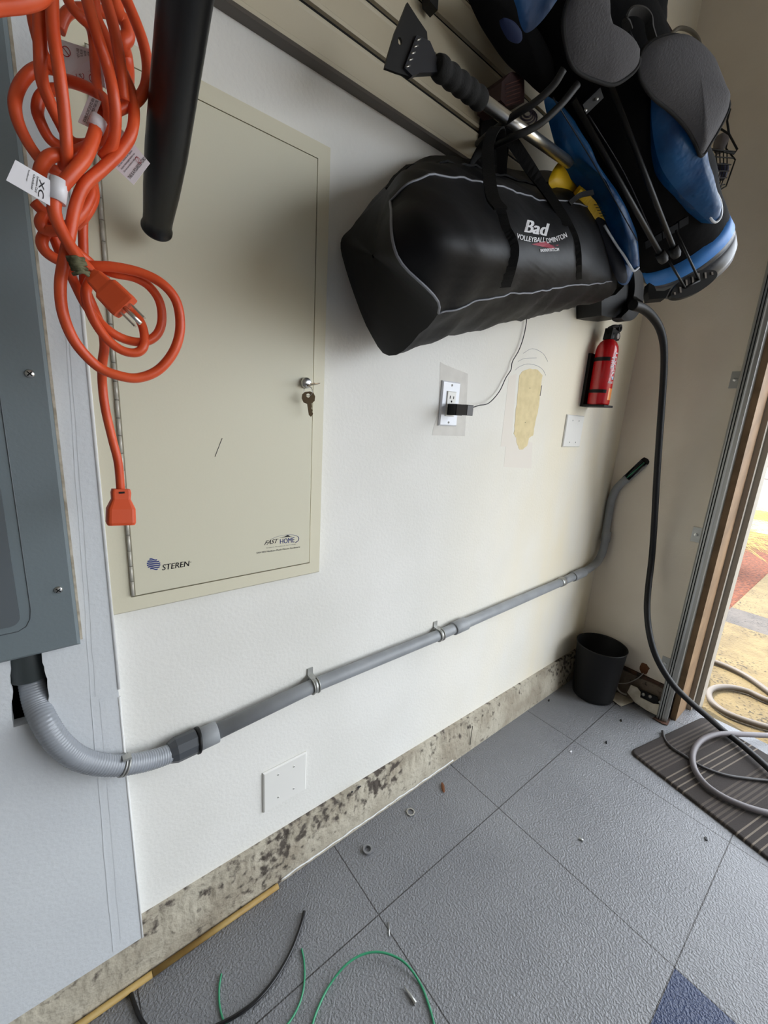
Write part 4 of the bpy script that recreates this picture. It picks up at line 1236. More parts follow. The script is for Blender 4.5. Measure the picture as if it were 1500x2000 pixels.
# top clutter of the bag: dark straps, hanging buckle
gpuff([(1178, -30), (1185, 30), (1200, 70), (1235, 95), (1270, 90), (1296, 70), (1300, 30), (1296, -30)], .06, .03, M_GOLF, 'collar')
b = MB().ribbon(spline([gp(a_, c_, .12) for a_, c_ in [(1228, 60), (1222, 38), (1232, 22), (1252, 22), (1266, 36), (1270, 60), (1280, 92)]], 6), FWD, .014, .003)
b.build('strap_loop', mat('dark_grey_webbing', (60, 58, 56), .8), GB)

# racket-like frame of white strings behind the bag, at the top
rk = thing('slotted_board', P(1300, 60, d=1.12), 'dark board with pale slanted slots behind the golf bag top', 'board')
MB().prism([P(a_, c_, d=1.12) for a_, c_ in [(1262, -30), (1298, -30), (1302, 40), (1315, 62), (1300, 75), (1275, 72)]], FWD * .012).build('board', mat('dark_board', (44, 30, 30), .7), rk)
b = MB()
for (a_, c_) in (((1283, 13), (1294, 31)), ((1280, 31), (1294, 50)), ((1280, 50), (1292, 68)), ((1272, 22), (1277, 32)), ((1304, 58), (1308, 68))):
    b.tube([P(*a_, d=1.117), P(*c_, d=1.117)], .0014, 6)
b.build('slot', mat('pale_slot', (190, 176, 158), .6), rk)
# grey hose loop at the upper right of the bag
hl_ = thing('hose_loop', P(1340, 70, d=1.16), 'grey hose loop sticking up behind the grey shoulder pad', 'hose')
MB().tube(spline([P(a_, c_, d=dd_) for a_, c_, dd_ in [(1306, 80, 1.12), (1314, 64, 1.12), (1328, 55, 1.12), (1348, 60, 1.12), (1362, 74, 1.12), (1368, 92, 1.12), (1369, 112, 1.10)]], 7), .0048, 12).build('hose', mat('grey_rubber', (104, 98, 86), .6), hl_)

# ------------------------------------------------------------------ wire basket
wk = thing('wire_basket', P(1400, 330, d=1.3), 'black wire basket of small items behind the golf bag', 'basket')
b = MB()
def wl_(pxs, d, r=.0016): b.tube([P(a_, c_, d=d) for a_, c_ in pxs], r, 6)
Ft = [(1340, 330), (1418, 330), (1432, 308), (1440, 290), (1425, 262)]
for k in range(9):
    t = k / 8
    a_ = Vector((1350 + 72 * t, 322 - 30 * t, 0)); 
    wl_([(1362 + 58 * t, 300 + 8 * t - 14 * t), (1368 + 52 * t, 330 + 0 * t), (1378 + 30 * t, 368 - 4 * t), (1392 + 14 * t, 372)], 1.25 + .02 * k / 8)
for k in range(6):
    t = k / 5
    wl_([(1352 + 26 * t, 300 + 62 * t), (1392 + 14 * t, 292 + 70 * t), (1436 - 20 * t, 296 + 64 * t)], 1.26)
wl_([(1405, 250), (1424, 262), (1440, 292), (1434, 300), (1400, 294), (1360, 285)], 1.27, .0028)
wl_([(1424, 262), (1418, 290), (1436, 312), (1428, 335), (1418, 364), (1400, 374)], 1.29, .0022)
wl_([(1405, 206), (1426, 214), (1420, 236), (1424, 262)], 1.27, .003)
b.build('wire', M_BLACKP, wk)
bq = P(1380, 300, d=1.26)
MB().tube([bq, Vector((bq.x, .727, bq.z + .01))], .004, 8).build('arm', M_BLACKP, wk)
MB().box((bq.x - .03, .720, bq.z - .03), (bq.x + .03, .7265, bq.z + .05)).build('bracket', M_BLACKP, wk)
for (pp, col, nm, lb) in (([(1398, 268), (1412, 262), (1422, 275), (1408, 300), (1396, 292)], (96, 90, 90), 'pouch', 'grey soft pouch in the wire basket'), ([(1365, 315), (1378, 308), (1404, 345), (1398, 360), (1384, 356)], (158, 150, 150), 'bottle', 'pale bottle lying in the wire basket'), ([(1400, 322), (1420, 326), (1414, 352), (1402, 340)], (34, 40, 70), 'case', 'dark blue case in the wire basket')):
    o = spline([P(a_, c_, d=1.30) for a_, c_ in pp], 4, True)
    ob = MB().puff(o, -FWD, .018, .016).build(nm, mat('stored_' + nm, col, .5), None); tag(ob, lb, nm)

# small shelf items glimpsed behind the hook
it = thing('printed_box', P(1000, 170, y=.68), 'dark reddish box with faint print behind the hook and scraper pole', 'box')
MB().prism([P(a_, c_, y=.655) for a_, c_ in [(980, 160), (998, 140), (1024, 145), (1024, 200), (990, 208), (978, 195)]], (0, .06, 0)).build('box', mat('dark_red_card', (58, 34, 34), .5), it)
b = MB()
for i in range(6):
    b.tube([P(987, 166 + i * 8, y=.654), P(1016, 156 + i * 8, y=.654)], .0008, 5)
b.build('print_line', mat('faint_print', (110, 70, 60), .5), it)
it2 = thing('cable_reel', P(1035, 225, y=.64), 'small dark coiled item between the two hook prongs', 'coil')
b = MB()
for k in range(4):
    c = P(1030, 222, y=.63)
    b.tube([c + RIGHT * math.cos(a_) * (.008 + .005 * k) + DOWN * math.sin(a_) * (.007 + .004 * k) + FWD * .003 * k for a_ in [i * math.pi / 10 for i in range(20)]], .0018, 6, closed=True)
b.build('coil', mat('dark_purple_cord', (50, 42, 54), .3), it2)

# ------------------------------------------------------------------ EV connector in its holster
ev = thing('charger_holster', (1.64, .70, 1.50), 'black wall holster holding an electric car charging connector', 'holster')
a0 = [(1175, 583), (1175, 616), (1188, 619), (1215, 622), (1222, 620), (1240, 598), (1245, 560), (1236, 505), (1222, 500), (1224, 540), (1218, 560), (1202, 576)]
fr0 = [P(a_, c_, y=.715) for a_, c_ in a0]
MB().prism([P(a_, c_, y=.665) for a_, c_ in a0], (0, .079, 0)).build('holster', M_BLACKP, ev)
rimp = spline([P(a_, c_, y=.648) for a_, c_ in [(1238, 498), (1250, 520), (1257, 550), (1257, 588), (1250, 608), (1238, 623), (1224, 627), (1214, 620), (1230, 602), (1239, 572), (1239, 540), (1231, 504)]], 4, True)
MB().prism(rimp, (0, .03, 0)).build('rim', mat('charcoal_rim', (30, 30, 32), .5), ev)
evp = thing('ev_connector', P(1250, 600, y=.62), 'electric car charging connector with thick black cable drooping to the mat', 'charging cable')
cpts = [P(1236, 596, y=.60), P(1254, 602, y=.595), P(1272, 616, y=.59), P(1288, 640, y=.58), P(1296, 672, y=.57), P(1297, 715, y=.565), P(1294, 770, y=.56), P(1289, 840, y=.55), P(1283, 930, y=.54), P(1278, 1020, y=.53), P(1273, 1090, y=.52), P(1266, 1150, y=.50), P(1264, 1195, y=.48), P(1270, 1245, y=.44), P(1285, 1290, y=.40), P(1312, 1334, y=.345), P(1345, 1368, y=.295), P(1380, 1398, y=.245), P(1412, 1426, z=.03), P(1450, 1456, z=.03), P(1500, 1500, z=.03), P(1560, 1560, z=.03), P(1640, 1640, z=.03), P(1760, 1720, z=.02)]
sc_ = spline(cpts, 8)
MB().tube(sc_, [.0145 - .0035 * min(1, i / 36) for i in range(len(sc_))], 14).build('cable', M_EV, evp)
MB().tube([P(1236, 590, y=.648), P(1246, 597, y=.61)], [.017, .0155], 16).build('connector', M_BLACKP, evp)
# white label with two oval rings
lb = thing('sticker', P(1190, 560, y=WY), 'pale sticker with two linked ovals beside the charger holster', 'sticker')
MB().prism([P(a_, c_, y=WY - .0012) for a_, c_ in [(1180, 545), (1225, 500), (1232, 545), (1218, 566), (1190, 577), (1182, 575)]], (0, .001, 0)).build('backing', mat('pale_sticker', (224, 216, 200), .6), lb)
b = MB()
for cx in (1188.5, 1196.5):
    for cy, r1 in ((558, 2.6), (566, 3.6)):
        b.tube([P(cx + r1 * math.cos(t), cy + r1 * 1.2 * math.sin(t), y=WY - .0016) for t in [i * math.pi / 8 for i in range(16)]], .0011, 5, closed=True)
b.build('emblem', M_INK, lb)

# ------------------------------------------------------------------ fire extinguisher
eb = P(1167, 793, y=.697); ez0 = eb.z; ezt = P(1190, 672, y=.697).z
fx_ = thing('fire_extinguisher', (eb.x, .697, ez0), 'small red fire extinguisher strapped in a black bracket on the wall', 'fire extinguisher')
ER = .0355; hh = ezt - ez0 + .012
prof = [(.001, .004), (ER - .003, .004), (ER, .008), (ER, hh - .036), (ER * .93, hh - .022), (ER * .74, hh - .009), (ER * .48, hh - .001), (ER * .4, hh + .002)]
cy = MB().lathe((eb.x, .697, ez0), (0, 0, 1), prof, 40).build('cylinder', M_RED, fx_)
b = MB().box((eb.x - .030, .734, ez0 - .004), (eb.x + .022, WY - .0005, ez0 + hh * .80)).box((eb.x - .032, .66, ez0 - .004), (eb.x + .034, .742, ez0 + .003))
b.build('bracket', M_BLACKP, fx_)
def arcband(z, h_, a0_, a1_, name, m, r=ER + .0015):
    vs = []
    mb = MB(); ro_ = []
    for zz in (z - h_ / 2, z + h_ / 2):
        ro_.append([Vector((eb.x + r * math.cos(a_), .697 + r * math.sin(a_), zz)) for a_ in [a0_ + (a1_ - a0_) * i / 20 for i in range(21)]])
    rin = [[Vector((eb.x + (r - .002) * math.cos(a_), .697 + (r - .002) * math.sin(a_), zz)) for a_ in [a0_ + (a1_ - a0_) * i / 20 for i in range(21)]] for zz in (z + h_ / 2, z - h_ / 2)]
    mb.grid([ro_[0], ro_[1], rin[0], rin[1]], False, closed_v=True)
    return mb.build(name, m, fx_)
arcband(ez0 + hh * .70, .012, math.radians(90), math.radians(228), 'strap', M_BLACKP)
arcband(ez0 + hh * .22, .011, math.radians(90), math.radians(236), 'strap', M_BLACKP)
def cylmap(a_mid, zc, length, height):
    """word reads downwards on the cylinder; cap height along the circumference"""
    def fn(u_, v_):
        a_ = a_mid + (v_ - .5) * height / ER
        z = zc + length / 2 - u_ * length
        return Vector((eb.x + (ER + .0006) * math.cos(a_), .697 + (ER + .0006) * math.sin(a_), z))
    return fn
b = MB(); text_on(b, 'LOGIST', cylmap(math.radians(262), ez0 + hh * .60, .085, .013), 0, .02)
text_on(b, 'FIRE', cylmap(math.radians(243), ez0 + hh * .64, .036, .009)); b.build('lettering', M_WHITEINK, cy)
def cylpatch(a0d, a1d, za, zb_, m, name):
    mb = MB(); mb.grid([[Vector((eb.x + (ER + .0004) * math.cos(math.radians(t)), .697 + (ER + .0004) * math.sin(math.radians(t)), z)) for t in [a0d + (a1d - a0d) * i / 8 for i in range(9)]] for z in (za, zb_)], True)
    return mb.build(name, m, cy)
cylpatch(250, 285, ez0 + .02, ez0 + hh * .27, M_FLAME, 'flame_print')
cylpatch(238, 246, ez0 + hh * .42, ez0 + hh * .56, mat('printed_pink', (200, 90, 96), .4), 'caption_print')
b = MB()
def fn_(u_, v_):
    a_ = math.radians(236 + 40 * u_); return Vector((eb.x + (ER + .0006) * math.cos(a_), .697 + (ER + .0006) * math.sin(a_), ez0 + hh * .34 + v_ * .007))
text_on(b, 'FIRST', fn_, .3, .02); b.build('lettering', M_WHITEINK, cy)
b = MB(); a_ = math.radians(264)
cpp = Vector((eb.x + (ER + .0004) * math.cos(a_), .697 + (ER + .0004) * math.sin(a_), ez0 + hh * .42)); b.lathe(cpp, (math.cos(a_), math.sin(a_), 0), [(.0045, 0), (.0001, .0008)], 16); b.build('emblem', mat('printed_pale_blue', (140, 190, 220), .4), cy)
hz = ez0 + hh
hd_ = MB()
hd_.lathe((eb.x, .697, hz - .002), (0, 0, 1), [(.001, 0), (.016, 0), (.0165, .010), (.015, .022), (.001, .024)], 20)
hd_.prism([(eb.x - .018, .684, hz), (eb.x + .024, .684, hz - .002), (eb.x + .046, .684, hz + .004), (eb.x + .05, .684, hz + .018), (eb.x + .04, .684, hz + .03), (eb.x - .012, .684, hz + .036)], (0, .026, 0))
hv = hd_.build('valve_head', M_BLACKP, fx_)
tp_ = MB().tube(spline([(eb.x - .012, .697, hz + .034), (eb.x + .02, .697, hz + .046), (eb.x + .052, .697, hz + .05)], 4), .006, 10)
tp_.lathe((eb.x + .056, .690, hz + .046), (0, 1, 0), [(.006, 0), (.012, 0), (.012, .012), (.006, .012), (.006, 0)], 20)
tp_.build('lever', M_BLACKP, fx_)
MB().lathe((eb.x + .030, .6835, hz + .015), (0, -1, 0), [(.009, 0), (.009, .002), (.0001, .0025)], 20).build('gauge', mat('gauge_face', (186, 182, 176), .35), fx_)

# ------------------------------------------------------------------ bucket
BK = Vector((1.742, .614, 0))
b = MB().lathe(BK, (0, 0, 1), [(.001, .001), (.074, .001), (.080, .006), (.0815, .02), (.096, .236), (.0985, .240), (.0955, .242), (.0935, .236), (.079, .012), (.001, .010)], 48)
bk = b.build('waste_bin', M_BUCKET, org=BK); tag(bk, 'empty round black plastic bin in the corner on the floor', 'bin')

# ------------------------------------------------------------------ door track
tk = thing('door_track', (1.83, .37, 0), 'galvanised vertical garage door track mounted beside the opening', 'door track')
prof = [(1.812, .352), (1.812, .362), (1.808, .366), (1.808, .384), (1.812, .389), (1.852, .389), (1.852, .387), (1.815, .387), (1.811, .383), (1.811, .368), (1.815, .363), (1.815, .352)]
MB().prism([(x, y, .004) for x, y in prof], (0, 0, 2.3)).build('channel', M_STEEL, tk)
MB().box((1.815, .356, .004), (1.818, .386, 2.3)).build('channel_web', mat('dull_zinc', (196, 196, 192), .32, 1), tk)
for y_ in (.3695, .3775): MB().box((1.8068, y_, .004), (1.8085, y_ + .0028, 2.3)).build('track_rib', M_DARK, tk)
MB().box((1.835, .356, .004), (1.858, .375, 2.3)).build('mounting_angle', M_STEEL, tk)
for q in ((1441, 742), (1364, 1045), (1303, 1297)):
    c = P(*q, x=RX)
    mb = MB().box((RX - .004, c.y - .014, c.z - .028), (RX - .0005, c.y + .020, c.z + .028)).box((1.825, .386, c.z - .022), (1.858, .3895, c.z + .022))
    o = mb.build('bracket', M_STEEL, tk)
    MB().lathe((RX - .004, c.y + .006, c.z), (-1, 0, 0), [(.0065, 0), (.0065, .005), (.0001, .006)], 6, smooth=False).build('bolt', M_CHROME, o)

# debris and safety-sensor mess at the foot of the return wall
sn = thing('sensor_bracket', (1.83, .43, 0), 'white cardboard flap and black sensor bracket at the foot of the door track', 'sensor bracket')
pp = [(1225, 1352), (1232, 1338), (1244, 1343), (1251, 1352), (1250, 1362), (1262, 1368), (1276, 1375), (1290, 1376), (1284, 1398), (1262, 1387), (1240, 1372)]
MB().prism([P(a_, c_, x=1.815) for a_, c_ in pp], (.003, 0, 0)).build('cover', M_CARD, sn)
MB().prism([P(a_, c_, x=1.822) for a_, c_ in [(1246, 1346), (1262, 1352), (1284, 1362), (1286, 1374), (1278, 1378), (1252, 1364)]], (.006, 0, 0)).build('bracket', M_BLACKP, sn)
for q in ((1257, 1356), (1270, 1360), (1290, 1371)): MB().lathe(P(*q, x=1.815), (-1, 0, 0), [(.006, 0), (.006, .006), (.0001, .007)], 12).build('knob', M_STEEL, sn)
b = MB().tube(spline([P(1204, 1326, x=1.80), P(1205, 1342, x=1.80), P(1212, 1352, x=1.81), P(1224, 1357, x=1.815)], 6), .0035, 8)
b.tube(spline([P(1205, 1335, x=1.81), P(1225, 1334, x=1.82), P(1245, 1325, x=1.83), P(1257, 1315, x=1.838)], 6), .002, 8)
b.build('wire', mat('dirty_white_wire', (150, 144, 136), .6), sn)
cf_ = MB().prism([P(a_, c_, z=.004) for a_, c_ in [(1188, 1362), (1200, 1353), (1222, 1352), (1240, 1370), (1213, 1380)]], (0, 0, .002)).build('cardboard_scrap', M_CARD); tag(cf_, 'torn cardboard scrap on the floor beside the black bin', 'scrap')
b = MB(); c = P(1258, 1306, x=RX)
pts = [Vector((RX - .0008, c.y + (.017 + .008 * noise.noise(Vector((i * .8, 1, 5)))) * math.cos(i * .39), c.z + (.026 + .009 * noise.noise(Vector((i * .8, 2, 7)))) * math.sin(i * .39))) for i in range(16)]
b.prism(pts, (.0006, 0, 0)); b.build('torn_hole', M_BROWN, wr)
MB().prism([P(a_, c_, z=.003) for a_, c_ in [(1274, 1403), (1287, 1396), (1310, 1404), (1304, 1417), (1294, 1414)]], (0, 0, .002)).build('foot_plate', M_RUST, tk)

# ------------------------------------------------------------------ door mat
MA = Vector((1.52, .379, 0)); mu = Vector((.975, -.224, 0)).normalized(); mv = Vector((-.224, -.975, 0)).normalized()
MW, ML = .475, .76
def mat_mat():
    m = bpy.data.materials.new('striped_mat_carpet'); m.use_nodes = True
    nt = m.node_tree; b = nt.nodes['Principled BSDF']; N = nt.nodes.new; L = nt.links.new
    b.inputs['Roughness'].default_value = .95
    tc = N('ShaderNodeTexCoord'); vr = N('ShaderNodeVectorMath'); vr.operation = 'DOT_PRODUCT'
    L(tc.outputs['Object'], vr.inputs[0]); vr.inputs[1].default_value = mv
    def mth(op, a, c=None):
        n = N('ShaderNodeMath'); n.operation = op
        for i, v in enumerate((a, c)):
            if v is None: continue
            if isinstance(v, (int, float)): n.inputs[i].default_value = v
            else: L(v, n.inputs[i])
        return n.outputs[0]
    t = vr.outputs['Value']
    fine = mth('GREATER_THAN', mth('SINE', mth('MULTIPLY', t, 2 * math.pi / .0135)), .1)
    def band(a, c): return mth('MULTIPLY', mth('GREATER_THAN', t, a), mth('LESS_THAN', t, c))
    pale = None; finem = None
    for s0_ in (.125, .325, .525):
        for k in range(4):
            bb = band(s0_ + k * .018, s0_ + k * .018 + .0042); pale = bb if pale is None else mth('MAXIMUM', pale, bb)
    for s0_, s1_ in ((.02, .10), (.225, .30), (.425, .50), (.62, .74)):
        bb = band(s0_, s1_); finem = bb if finem is None else mth('MAXIMUM', finem, bb)
    fine = mth('MULTIPLY', fine, finem)
    m1 = N('ShaderNodeMix'); m1.data_type = 'RGBA'; L(fine, m1.inputs['Factor']); m1.inputs['A'].default_value = lin((52, 46, 43)); m1.inputs['B'].default_value = lin((78, 70, 64))
    m2 = N('ShaderNodeMix'); m2.data_type = 'RGBA'; L(pale, m2.inputs['Factor']); L(m1.outputs['Result'], m2.inputs['A']); m2.inputs['B'].default_value = lin((118, 108, 97))
    L(m2.outputs['Result'], b.inputs['Base Color'])
    n = N('ShaderNodeTexNoise'); n.inputs['Scale'].default_value = 400; L(tc.outputs['Object'], n.inputs['Vector'])
    bp = N('ShaderNodeBump'); bp.inputs['Distance'].default_value = .002; L(n.outputs['Fac'], bp.inputs['Height']); L(bp.outputs['Normal'], b.inputs['Normal'])
    return m
def rr_outline(z, ins):
    o = []; r_ = .025
    for cx, cy_, a0_ in ((MW - r_, r_, -90), (MW - r_, ML - r_, 0), (r_, ML - r_, 90), (r_, r_, 180)):
        for k in range(7):
            a_ = math.radians(a0_ + k * 15)
            o.append(MA + mu * (cx + (r_ - ins) * math.cos(a_)) + mv * (cy_ + (r_ - ins) * math.sin(a_)) + Vector((0, 0, z)))
    return o
b = MB()
b.grid([rr_outline(.0005, 0), rr_outline(.006, 0), rr_outline(.009, .003), rr_outline(.0095, .008)], True, closed_u=True)
b.f.append(tuple(range(3 * 28, 4 * 28))); b.sm.append(False)
b.f = [tuple(reversed(f)) for f in b.f]
mo = b.build('door_mat', mat_mat(), org=MA); tag(mo, 'dark brown striped doormat on the floor at the garage opening', 'doormat')

# ------------------------------------------------------------------ loose cables at the door
def floor_cable(name, pts, r, m, label, cat='cable'):
    sp2 = spline([P(a_, c_, z=z_) for a_, c_, z_ in pts], 8)
    o = MB().tube(sp2, r, 12).build(name, m); tag(o, label, cat); return o
floor_cable('coiled_cable', [(1600, 1612, .021), (1680, 1600, .021), (1720, 1540, .021), (1680, 1470, .02), (1600, 1440, .02), (1540, 1438, .02), (1490, 1436, .025), (1440, 1434, .03), (1400, 1434, .03), (1370, 1446, .028), (1354, 1470, .022), (1356, 1500, .0215), (1376, 1530, .021), (1410, 1555, .021), (1455, 1575, .021), (1500, 1588, .021), (1560, 1600, .021)], .0095, M_CABLE, 'thick grey cable looped over the striped doormat')
floor_cable('thin_cable', [(1294, 1428, .006), (1298, 1444, .008), (1312, 1460, .014), (1340, 1478, .015), (1370, 1497, .016), (1410, 1512, .016), (1455, 1520, .016), (1530, 1526, .016), (1620, 1520, .016), (1700, 1490, .01)], .0048, M_CABLE2, 'thin dark cable lying across the striped doormat')
floor_cable('hose', [(1362, 1290, .002), (1385, 1290, .002), (1420, 1302, .002), (1460, 1322, .002), (1500, 1350, .002), (1560, 1395, .002)], .012, M_HOSE, 'pale hose curving away over the sunlit driveway', 'hose')
floor_cable('hose', [(1560, 1385, .004), (1500, 1368, .004), (1460, 1350, .004), (1425, 1342, .004), (1398, 1343, .004), (1385, 1352, .004), (1390, 1370, .004), (1415, 1390, .004), (1450, 1405, .004), (1500, 1420, .004), (1560, 1432, .004)], .012, M_HOSE, 'grey hose lying in a flat loop on the driveway', 'hose')
floor_cable('hose', [(1362, 1312, .004), (1372, 1310, .004), (1379, 1320, .004), (1376, 1332, .004), (1360, 1334, .004)], .011, M_CABLE, 'short grey hose end showing past the door trim', 'hose')

# ------------------------------------------------------------------ outside
def ground(name, x0, y0, x1, y1, z, m, label=None):
    o = MB().box((x0, y0, z - .05), (x1, y1, z)).build(name, m)
    return struct(o, label)
def aggregate(name, a, c, d_):
    m = concrete(name, a, c, d_)
    for n in m.node_tree.nodes:
        if n.type == 'TEX_NOISE' and n.inputs['Scale'].default_value in (55, 45): n.inputs['Scale'].default_value = 75
    return m
ground('driveway', 2.021, -8, 3.24, .50, -.012, aggregate('driveway_aggregate', (112, 97, 66), (94, 80, 54), (44, 38, 28)), 'sunlit exposed aggregate driveway')
ground('driveway_band', 3.24, -8, 3.56, .50, -.0121, aggregate('grey_paver_band', (84, 78, 74), (70, 66, 64), (50, 46, 44)), 'dark paver band across the driveway')
ground('driveway_far', 3.56, -8, 6.8, .50, -.012, aggregate('driveway_aggregate_far', (108, 94, 65), (94, 80, 55), (48, 42, 32)), 'driveway beyond the paver band')
ground('garden_bed', 2.1, .501, 6.8, 6, -.02, mat('red_mulch', (112, 60, 36), .95, rgb2=(70, 38, 26), vscale=40, bump=.02, bscale=60), 'mulch bed beside the driveway')
ground('sidewalk', 6.8, -12, 7.9, 14, -.01, mat('pale_sidewalk', (142, 134, 118), .9, var=10, vscale=3), 'pale sidewalk')
ground('verge', 7.9, -12, 9.0, 14, -.012, mat('yellow_green_grass', (118, 110, 36), .95, rgb2=(80, 90, 30), vscale=14, bump=.02, bscale=40), 'grass verge')
ground('street', 9.0, -20, 17, 22, -.08, mat('asphalt', (116, 110, 102), .9, var=10, vscale=2), 'street')
ground('far_sidewalk', 17, -20, 60, 40, -.02, mat('far_pavement', (136, 126, 118), .9, var=8, vscale=1), 'pavement across the street')
hs_ = thing('parked_car', (25, 4.2, 0), 'greyish car body across the street beyond the door trim', 'car')
rowsc = []
prof = [(-2.2, .35), (-2.25, .8), (-1.5, .95), (-.9, 1.4), (.7, 1.42), (1.5, 1.0), (2.2, .85), (2.25, .35)]
pr2 = [Vector((24.2, 4.5 + a_, c_)) for a_, c_ in prof]
MB().prism(pr2, (1.7, 0, 0)).build('body', mat('grey_blue_car_paint', (104, 112, 124), .3), hs_)
MB().prism([Vector((24.19, 4.5 + a_, c_)) for a_, c_ in [(-.95, .98), (-.6, 1.3), (.5, 1.32), (1.1, 1.0)]], (.005, 0, 0)).build('window', mat('car_glass', (30, 34, 40), .1), hs_)
for dy_ in (-1.35, 1.4):
    MB().lathe((24.15, 4.5 + dy_, .34), (1, 0, 0), [(.001, 0), (.20, 0), (.33, .01), (.34, .06), (.34, .2), (.001, .2)], 24).build('wheel', M_BLACKR, hs_)
hw = MB().box((30, -6, 0), (36, 16, 4.5)).build('house', mat('tan_stucco', (176, 160, 140), .9)); tag(hw, 'tan stucco house wall across the street', 'house')

# ornamental grass clumps in the bed
def grass(cx, cy_, n, hgt, spread, label, m):
    mb = MB()
    for i in range(n):
        a_ = random.uniform(0, 2 * math.pi); r0_ = random.uniform(0, .06); L_ = hgt * random.uniform(.7, 1.2); s_ = spread * random.uniform(.3, 1.2)
        bx = cx + r0_ * math.cos(a_); by = cy_ + r0_ * math.sin(a_); pv = []
        wd = Vector((-math.sin(a_), math.cos(a_), 0)) * .0022
        for k in range(6):
            t = k / 5
            p = Vector((bx + math.cos(a_) * s_ * t ** 1.3, by + math.sin(a_) * s_ * t ** 1.3, -.02 + L_ * math.sin(t * 2.1) / 1.0 * .9))
            pv.append(p)
        vs = []
        for k, p in enumerate(pv):
            f_ = 1 - k / 5 * .85
            vs += [p - wd * f_, p + wd * f_ + Vector((0, 0, .001))]
        mb.add(vs, [(2 * k, 2 * k + 1, 2 * k + 3, 2 * k + 2) for k in range(5)])
    o = mb.build('ornamental_grass', m, org=(cx, cy_, -.02)); return tag(o, label, 'plant')
MG = mat('dry_grass_blades', (158, 144, 78), .7, rgb2=(120, 120, 56), vscale=20)
grass(4.6, .92, 800, .42, .55, 'fountain grass clump with arching yellow blades nearest the driveway', MG)
grass(5.9, 1.15, 600, .42, .5, 'fountain grass clump farther off beside the sidewalk', MG)

# ------------------------------------------------------------------ small things on the floor and curb
st_ = MB()
a, c = P(540, 1724, z=.007), P(90, 2020, z=.007)
a.y = .7118; c.y = .7122
n = 60
dirv = (c - a).normalized(); perp = Vector((0, 1, 0))
jn = .62
for (t0_, t1_) in ((0, jn - .002), (jn, 1.5)):
    p, q_ = a.lerp(c, t0_), a.lerp(c, t1_)
    st_.tube([p, q_], .0062, 10)
so = st_.build('wood_strip', M_STRIPW); tag(so, 'tan wooden moulding strip along the foot of the concrete curb', 'wood strip')
# locknut
def nutring(c, r, ri, h_, seg, name, m, label, cat):
    prof = [(ri, 0), (r, 0), (r, h_), (ri, h_), (ri, 0)]
    o = MB().lathe(c, (0, 0, 1), prof, seg, smooth=False).build(name, m); return tag(o, label, cat)
nutring(P(802, 1587, z=.0008), .0128, .0092, .003, 8, 'locknut', M_CHROME, 'thin zinc conduit locknut on the grey floor tile', 'nut')
nutring(P(718, 1661, z=.0008), .0128, .0085, .006, 24, 'conduit_bushing', mat('dull_grey_metal', (146, 146, 148), .4, .4), 'thick grey threaded conduit bushing on the floor tile', 'bushing')
def floorstick(pts, r, name, m, label, cat, rs=None):
    o = MB().tube([P(a_, c_, z=r + .0005) for a_, c_ in pts], rs or r, 8).build(name, m); return tag(o, label, cat)
floorstick([(788, 1925), (800, 1942), (812, 1960)], .0028, 'screw', M_STEEL, 'loose pointed steel screw inside the green wire arc', 'screw', [.0006, .0028, .0036])
floorstick([(758.5, 1801), (760, 1815), (760, 1829)], .0013, 'nail', M_CHROME, 'thin bright nail lying across the floor joint', 'nail')
o = MB().puff(spline([P(a_, c_, z=.004) for a_, c_ in [(862, 1528), (867, 1532), (869, 1545), (866, 1548), (862, 1540)]], 3, True), (0, 0, 1), .003).build('leaf_scrap', M_BROWN); tag(o, 'small curled brown scrap on the floor near the curb', 'scrap')
for (q, lab) in (((1213, 1407), 'tiny dark chip on the floor left of the door track'), ((1184, 1450), 'tiny dark chip on the floor left of the mat corner'), ((1379, 1638), 'tiny dark pebble near the joint by the mat'), ((1072, 1368), 'dark chip on the floor by the curb corner')):
    c = P(*q, z=.002); o = MB().obox(c, (.005, .002, 0), (-.001, .0025, 0), (0, 0, .0017)).build('chip', M_BLACKP); tag(o, lab, 'debris')
o = MB().tube([P(1131, 1637, z=.003), P(1139, 1642, z=.003)], .003, 10).build('wire_stub', M_CHROME); tag(o, 'short bright metal stub on the floor tile below the bin', 'stub')
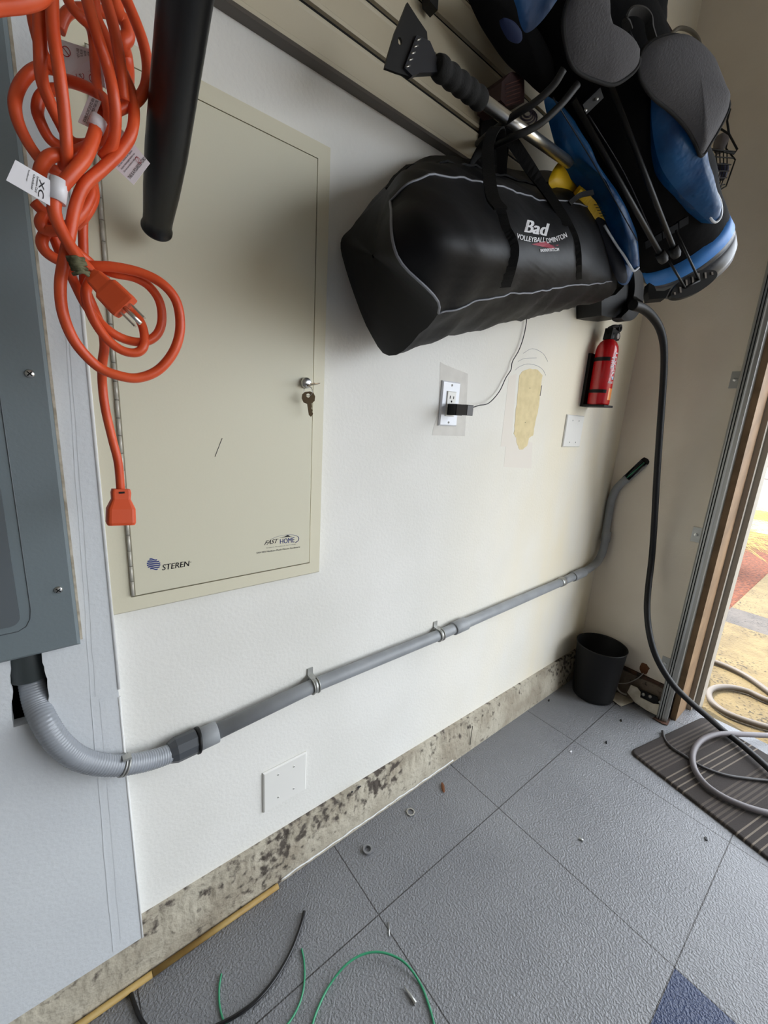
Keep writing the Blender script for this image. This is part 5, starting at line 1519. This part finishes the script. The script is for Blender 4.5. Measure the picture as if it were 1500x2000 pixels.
o = MB().obox(P(1115, 1468, z=.002), (.005, 0, 0), (0, .002, 0), (0, 0, .0015)).build('paint_chip', M_TAG); tag(o, 'small white chip near the crossing of floor joints', 'debris')
# wires
def wire(pts, r, m, label):
    o = MB().tube(spline([P(a_, c_, z=r + .0005 + dz) for a_, c_, dz in pts], 9), r, 10).build('wire_offcut', m); return tag(o, label, 'wire')
wire([(594, 1780, 0), (590, 1800, 0), (572, 1850, 0), (545, 1900, 0), (510, 1945, 0), (470, 1978, 0), (420, 2005, 0), (360, 2030, 0), (310, 2030, 0), (278, 1995, 0), (262, 1960, 0), (252, 1925, 0)], .0036, M_BWIRE, 'curved black wire offcut on the floor by the wood strip')
wire([(432, 1902, 0), (428, 1930, 0), (429, 1965, 0), (440, 2000, 0), (470, 2035, .004), (530, 2025, .004), (562, 2000, 0), (585, 1960, 0), (594, 1920, 0), (594, 1880, 0), (589, 1853, 0)], .0019, M_GREEN, 'thin green wire offcut beside the black wire')
wire([(607, 2020, 0), (615, 1985, 0), (640, 1930, 0), (675, 1885, .01), (712, 1863, .012), (750, 1861, .012), (790, 1880, .008), (820, 1920, 0), (838, 1965, 0), (850, 2010, 0)], .0022, M_GREEN, 'green wire offcut bent in an arch on the floor')
# black shards on the curb
for (q, s_, lab) in (((702, 1536), .010, 'largest black plastic shard on the concrete curb'), ((688, 1546), .005, 'middle-sized black shard beside the largest on the curb'), ((679, 1554), .004, 'smallest black shard at the left of the curb pile')):
    c = P(*q, y=.722) + Vector((0, 0, .0))
    mb = MB()
    vs = [c + Vector((random.uniform(-1, 1) * s_, random.uniform(-.5, .4) * s_, random.uniform(-.8, .8) * s_)) for _ in range(9)]
    import bmesh
    bm = bmesh.new(); [bm.verts.new(v_) for v_ in vs]; bmesh.ops.convex_hull(bm, input=bm.verts)
    bm.verts.index_update()
    mb.add([v_.co.copy() for v_ in bm.verts], [tuple(v_.index for v_ in f.verts) for f in bm.faces]); bm.free()
    tag(mb.build('plastic_shard', M_BLACKR), lab, 'debris', 'black shards on the curb')
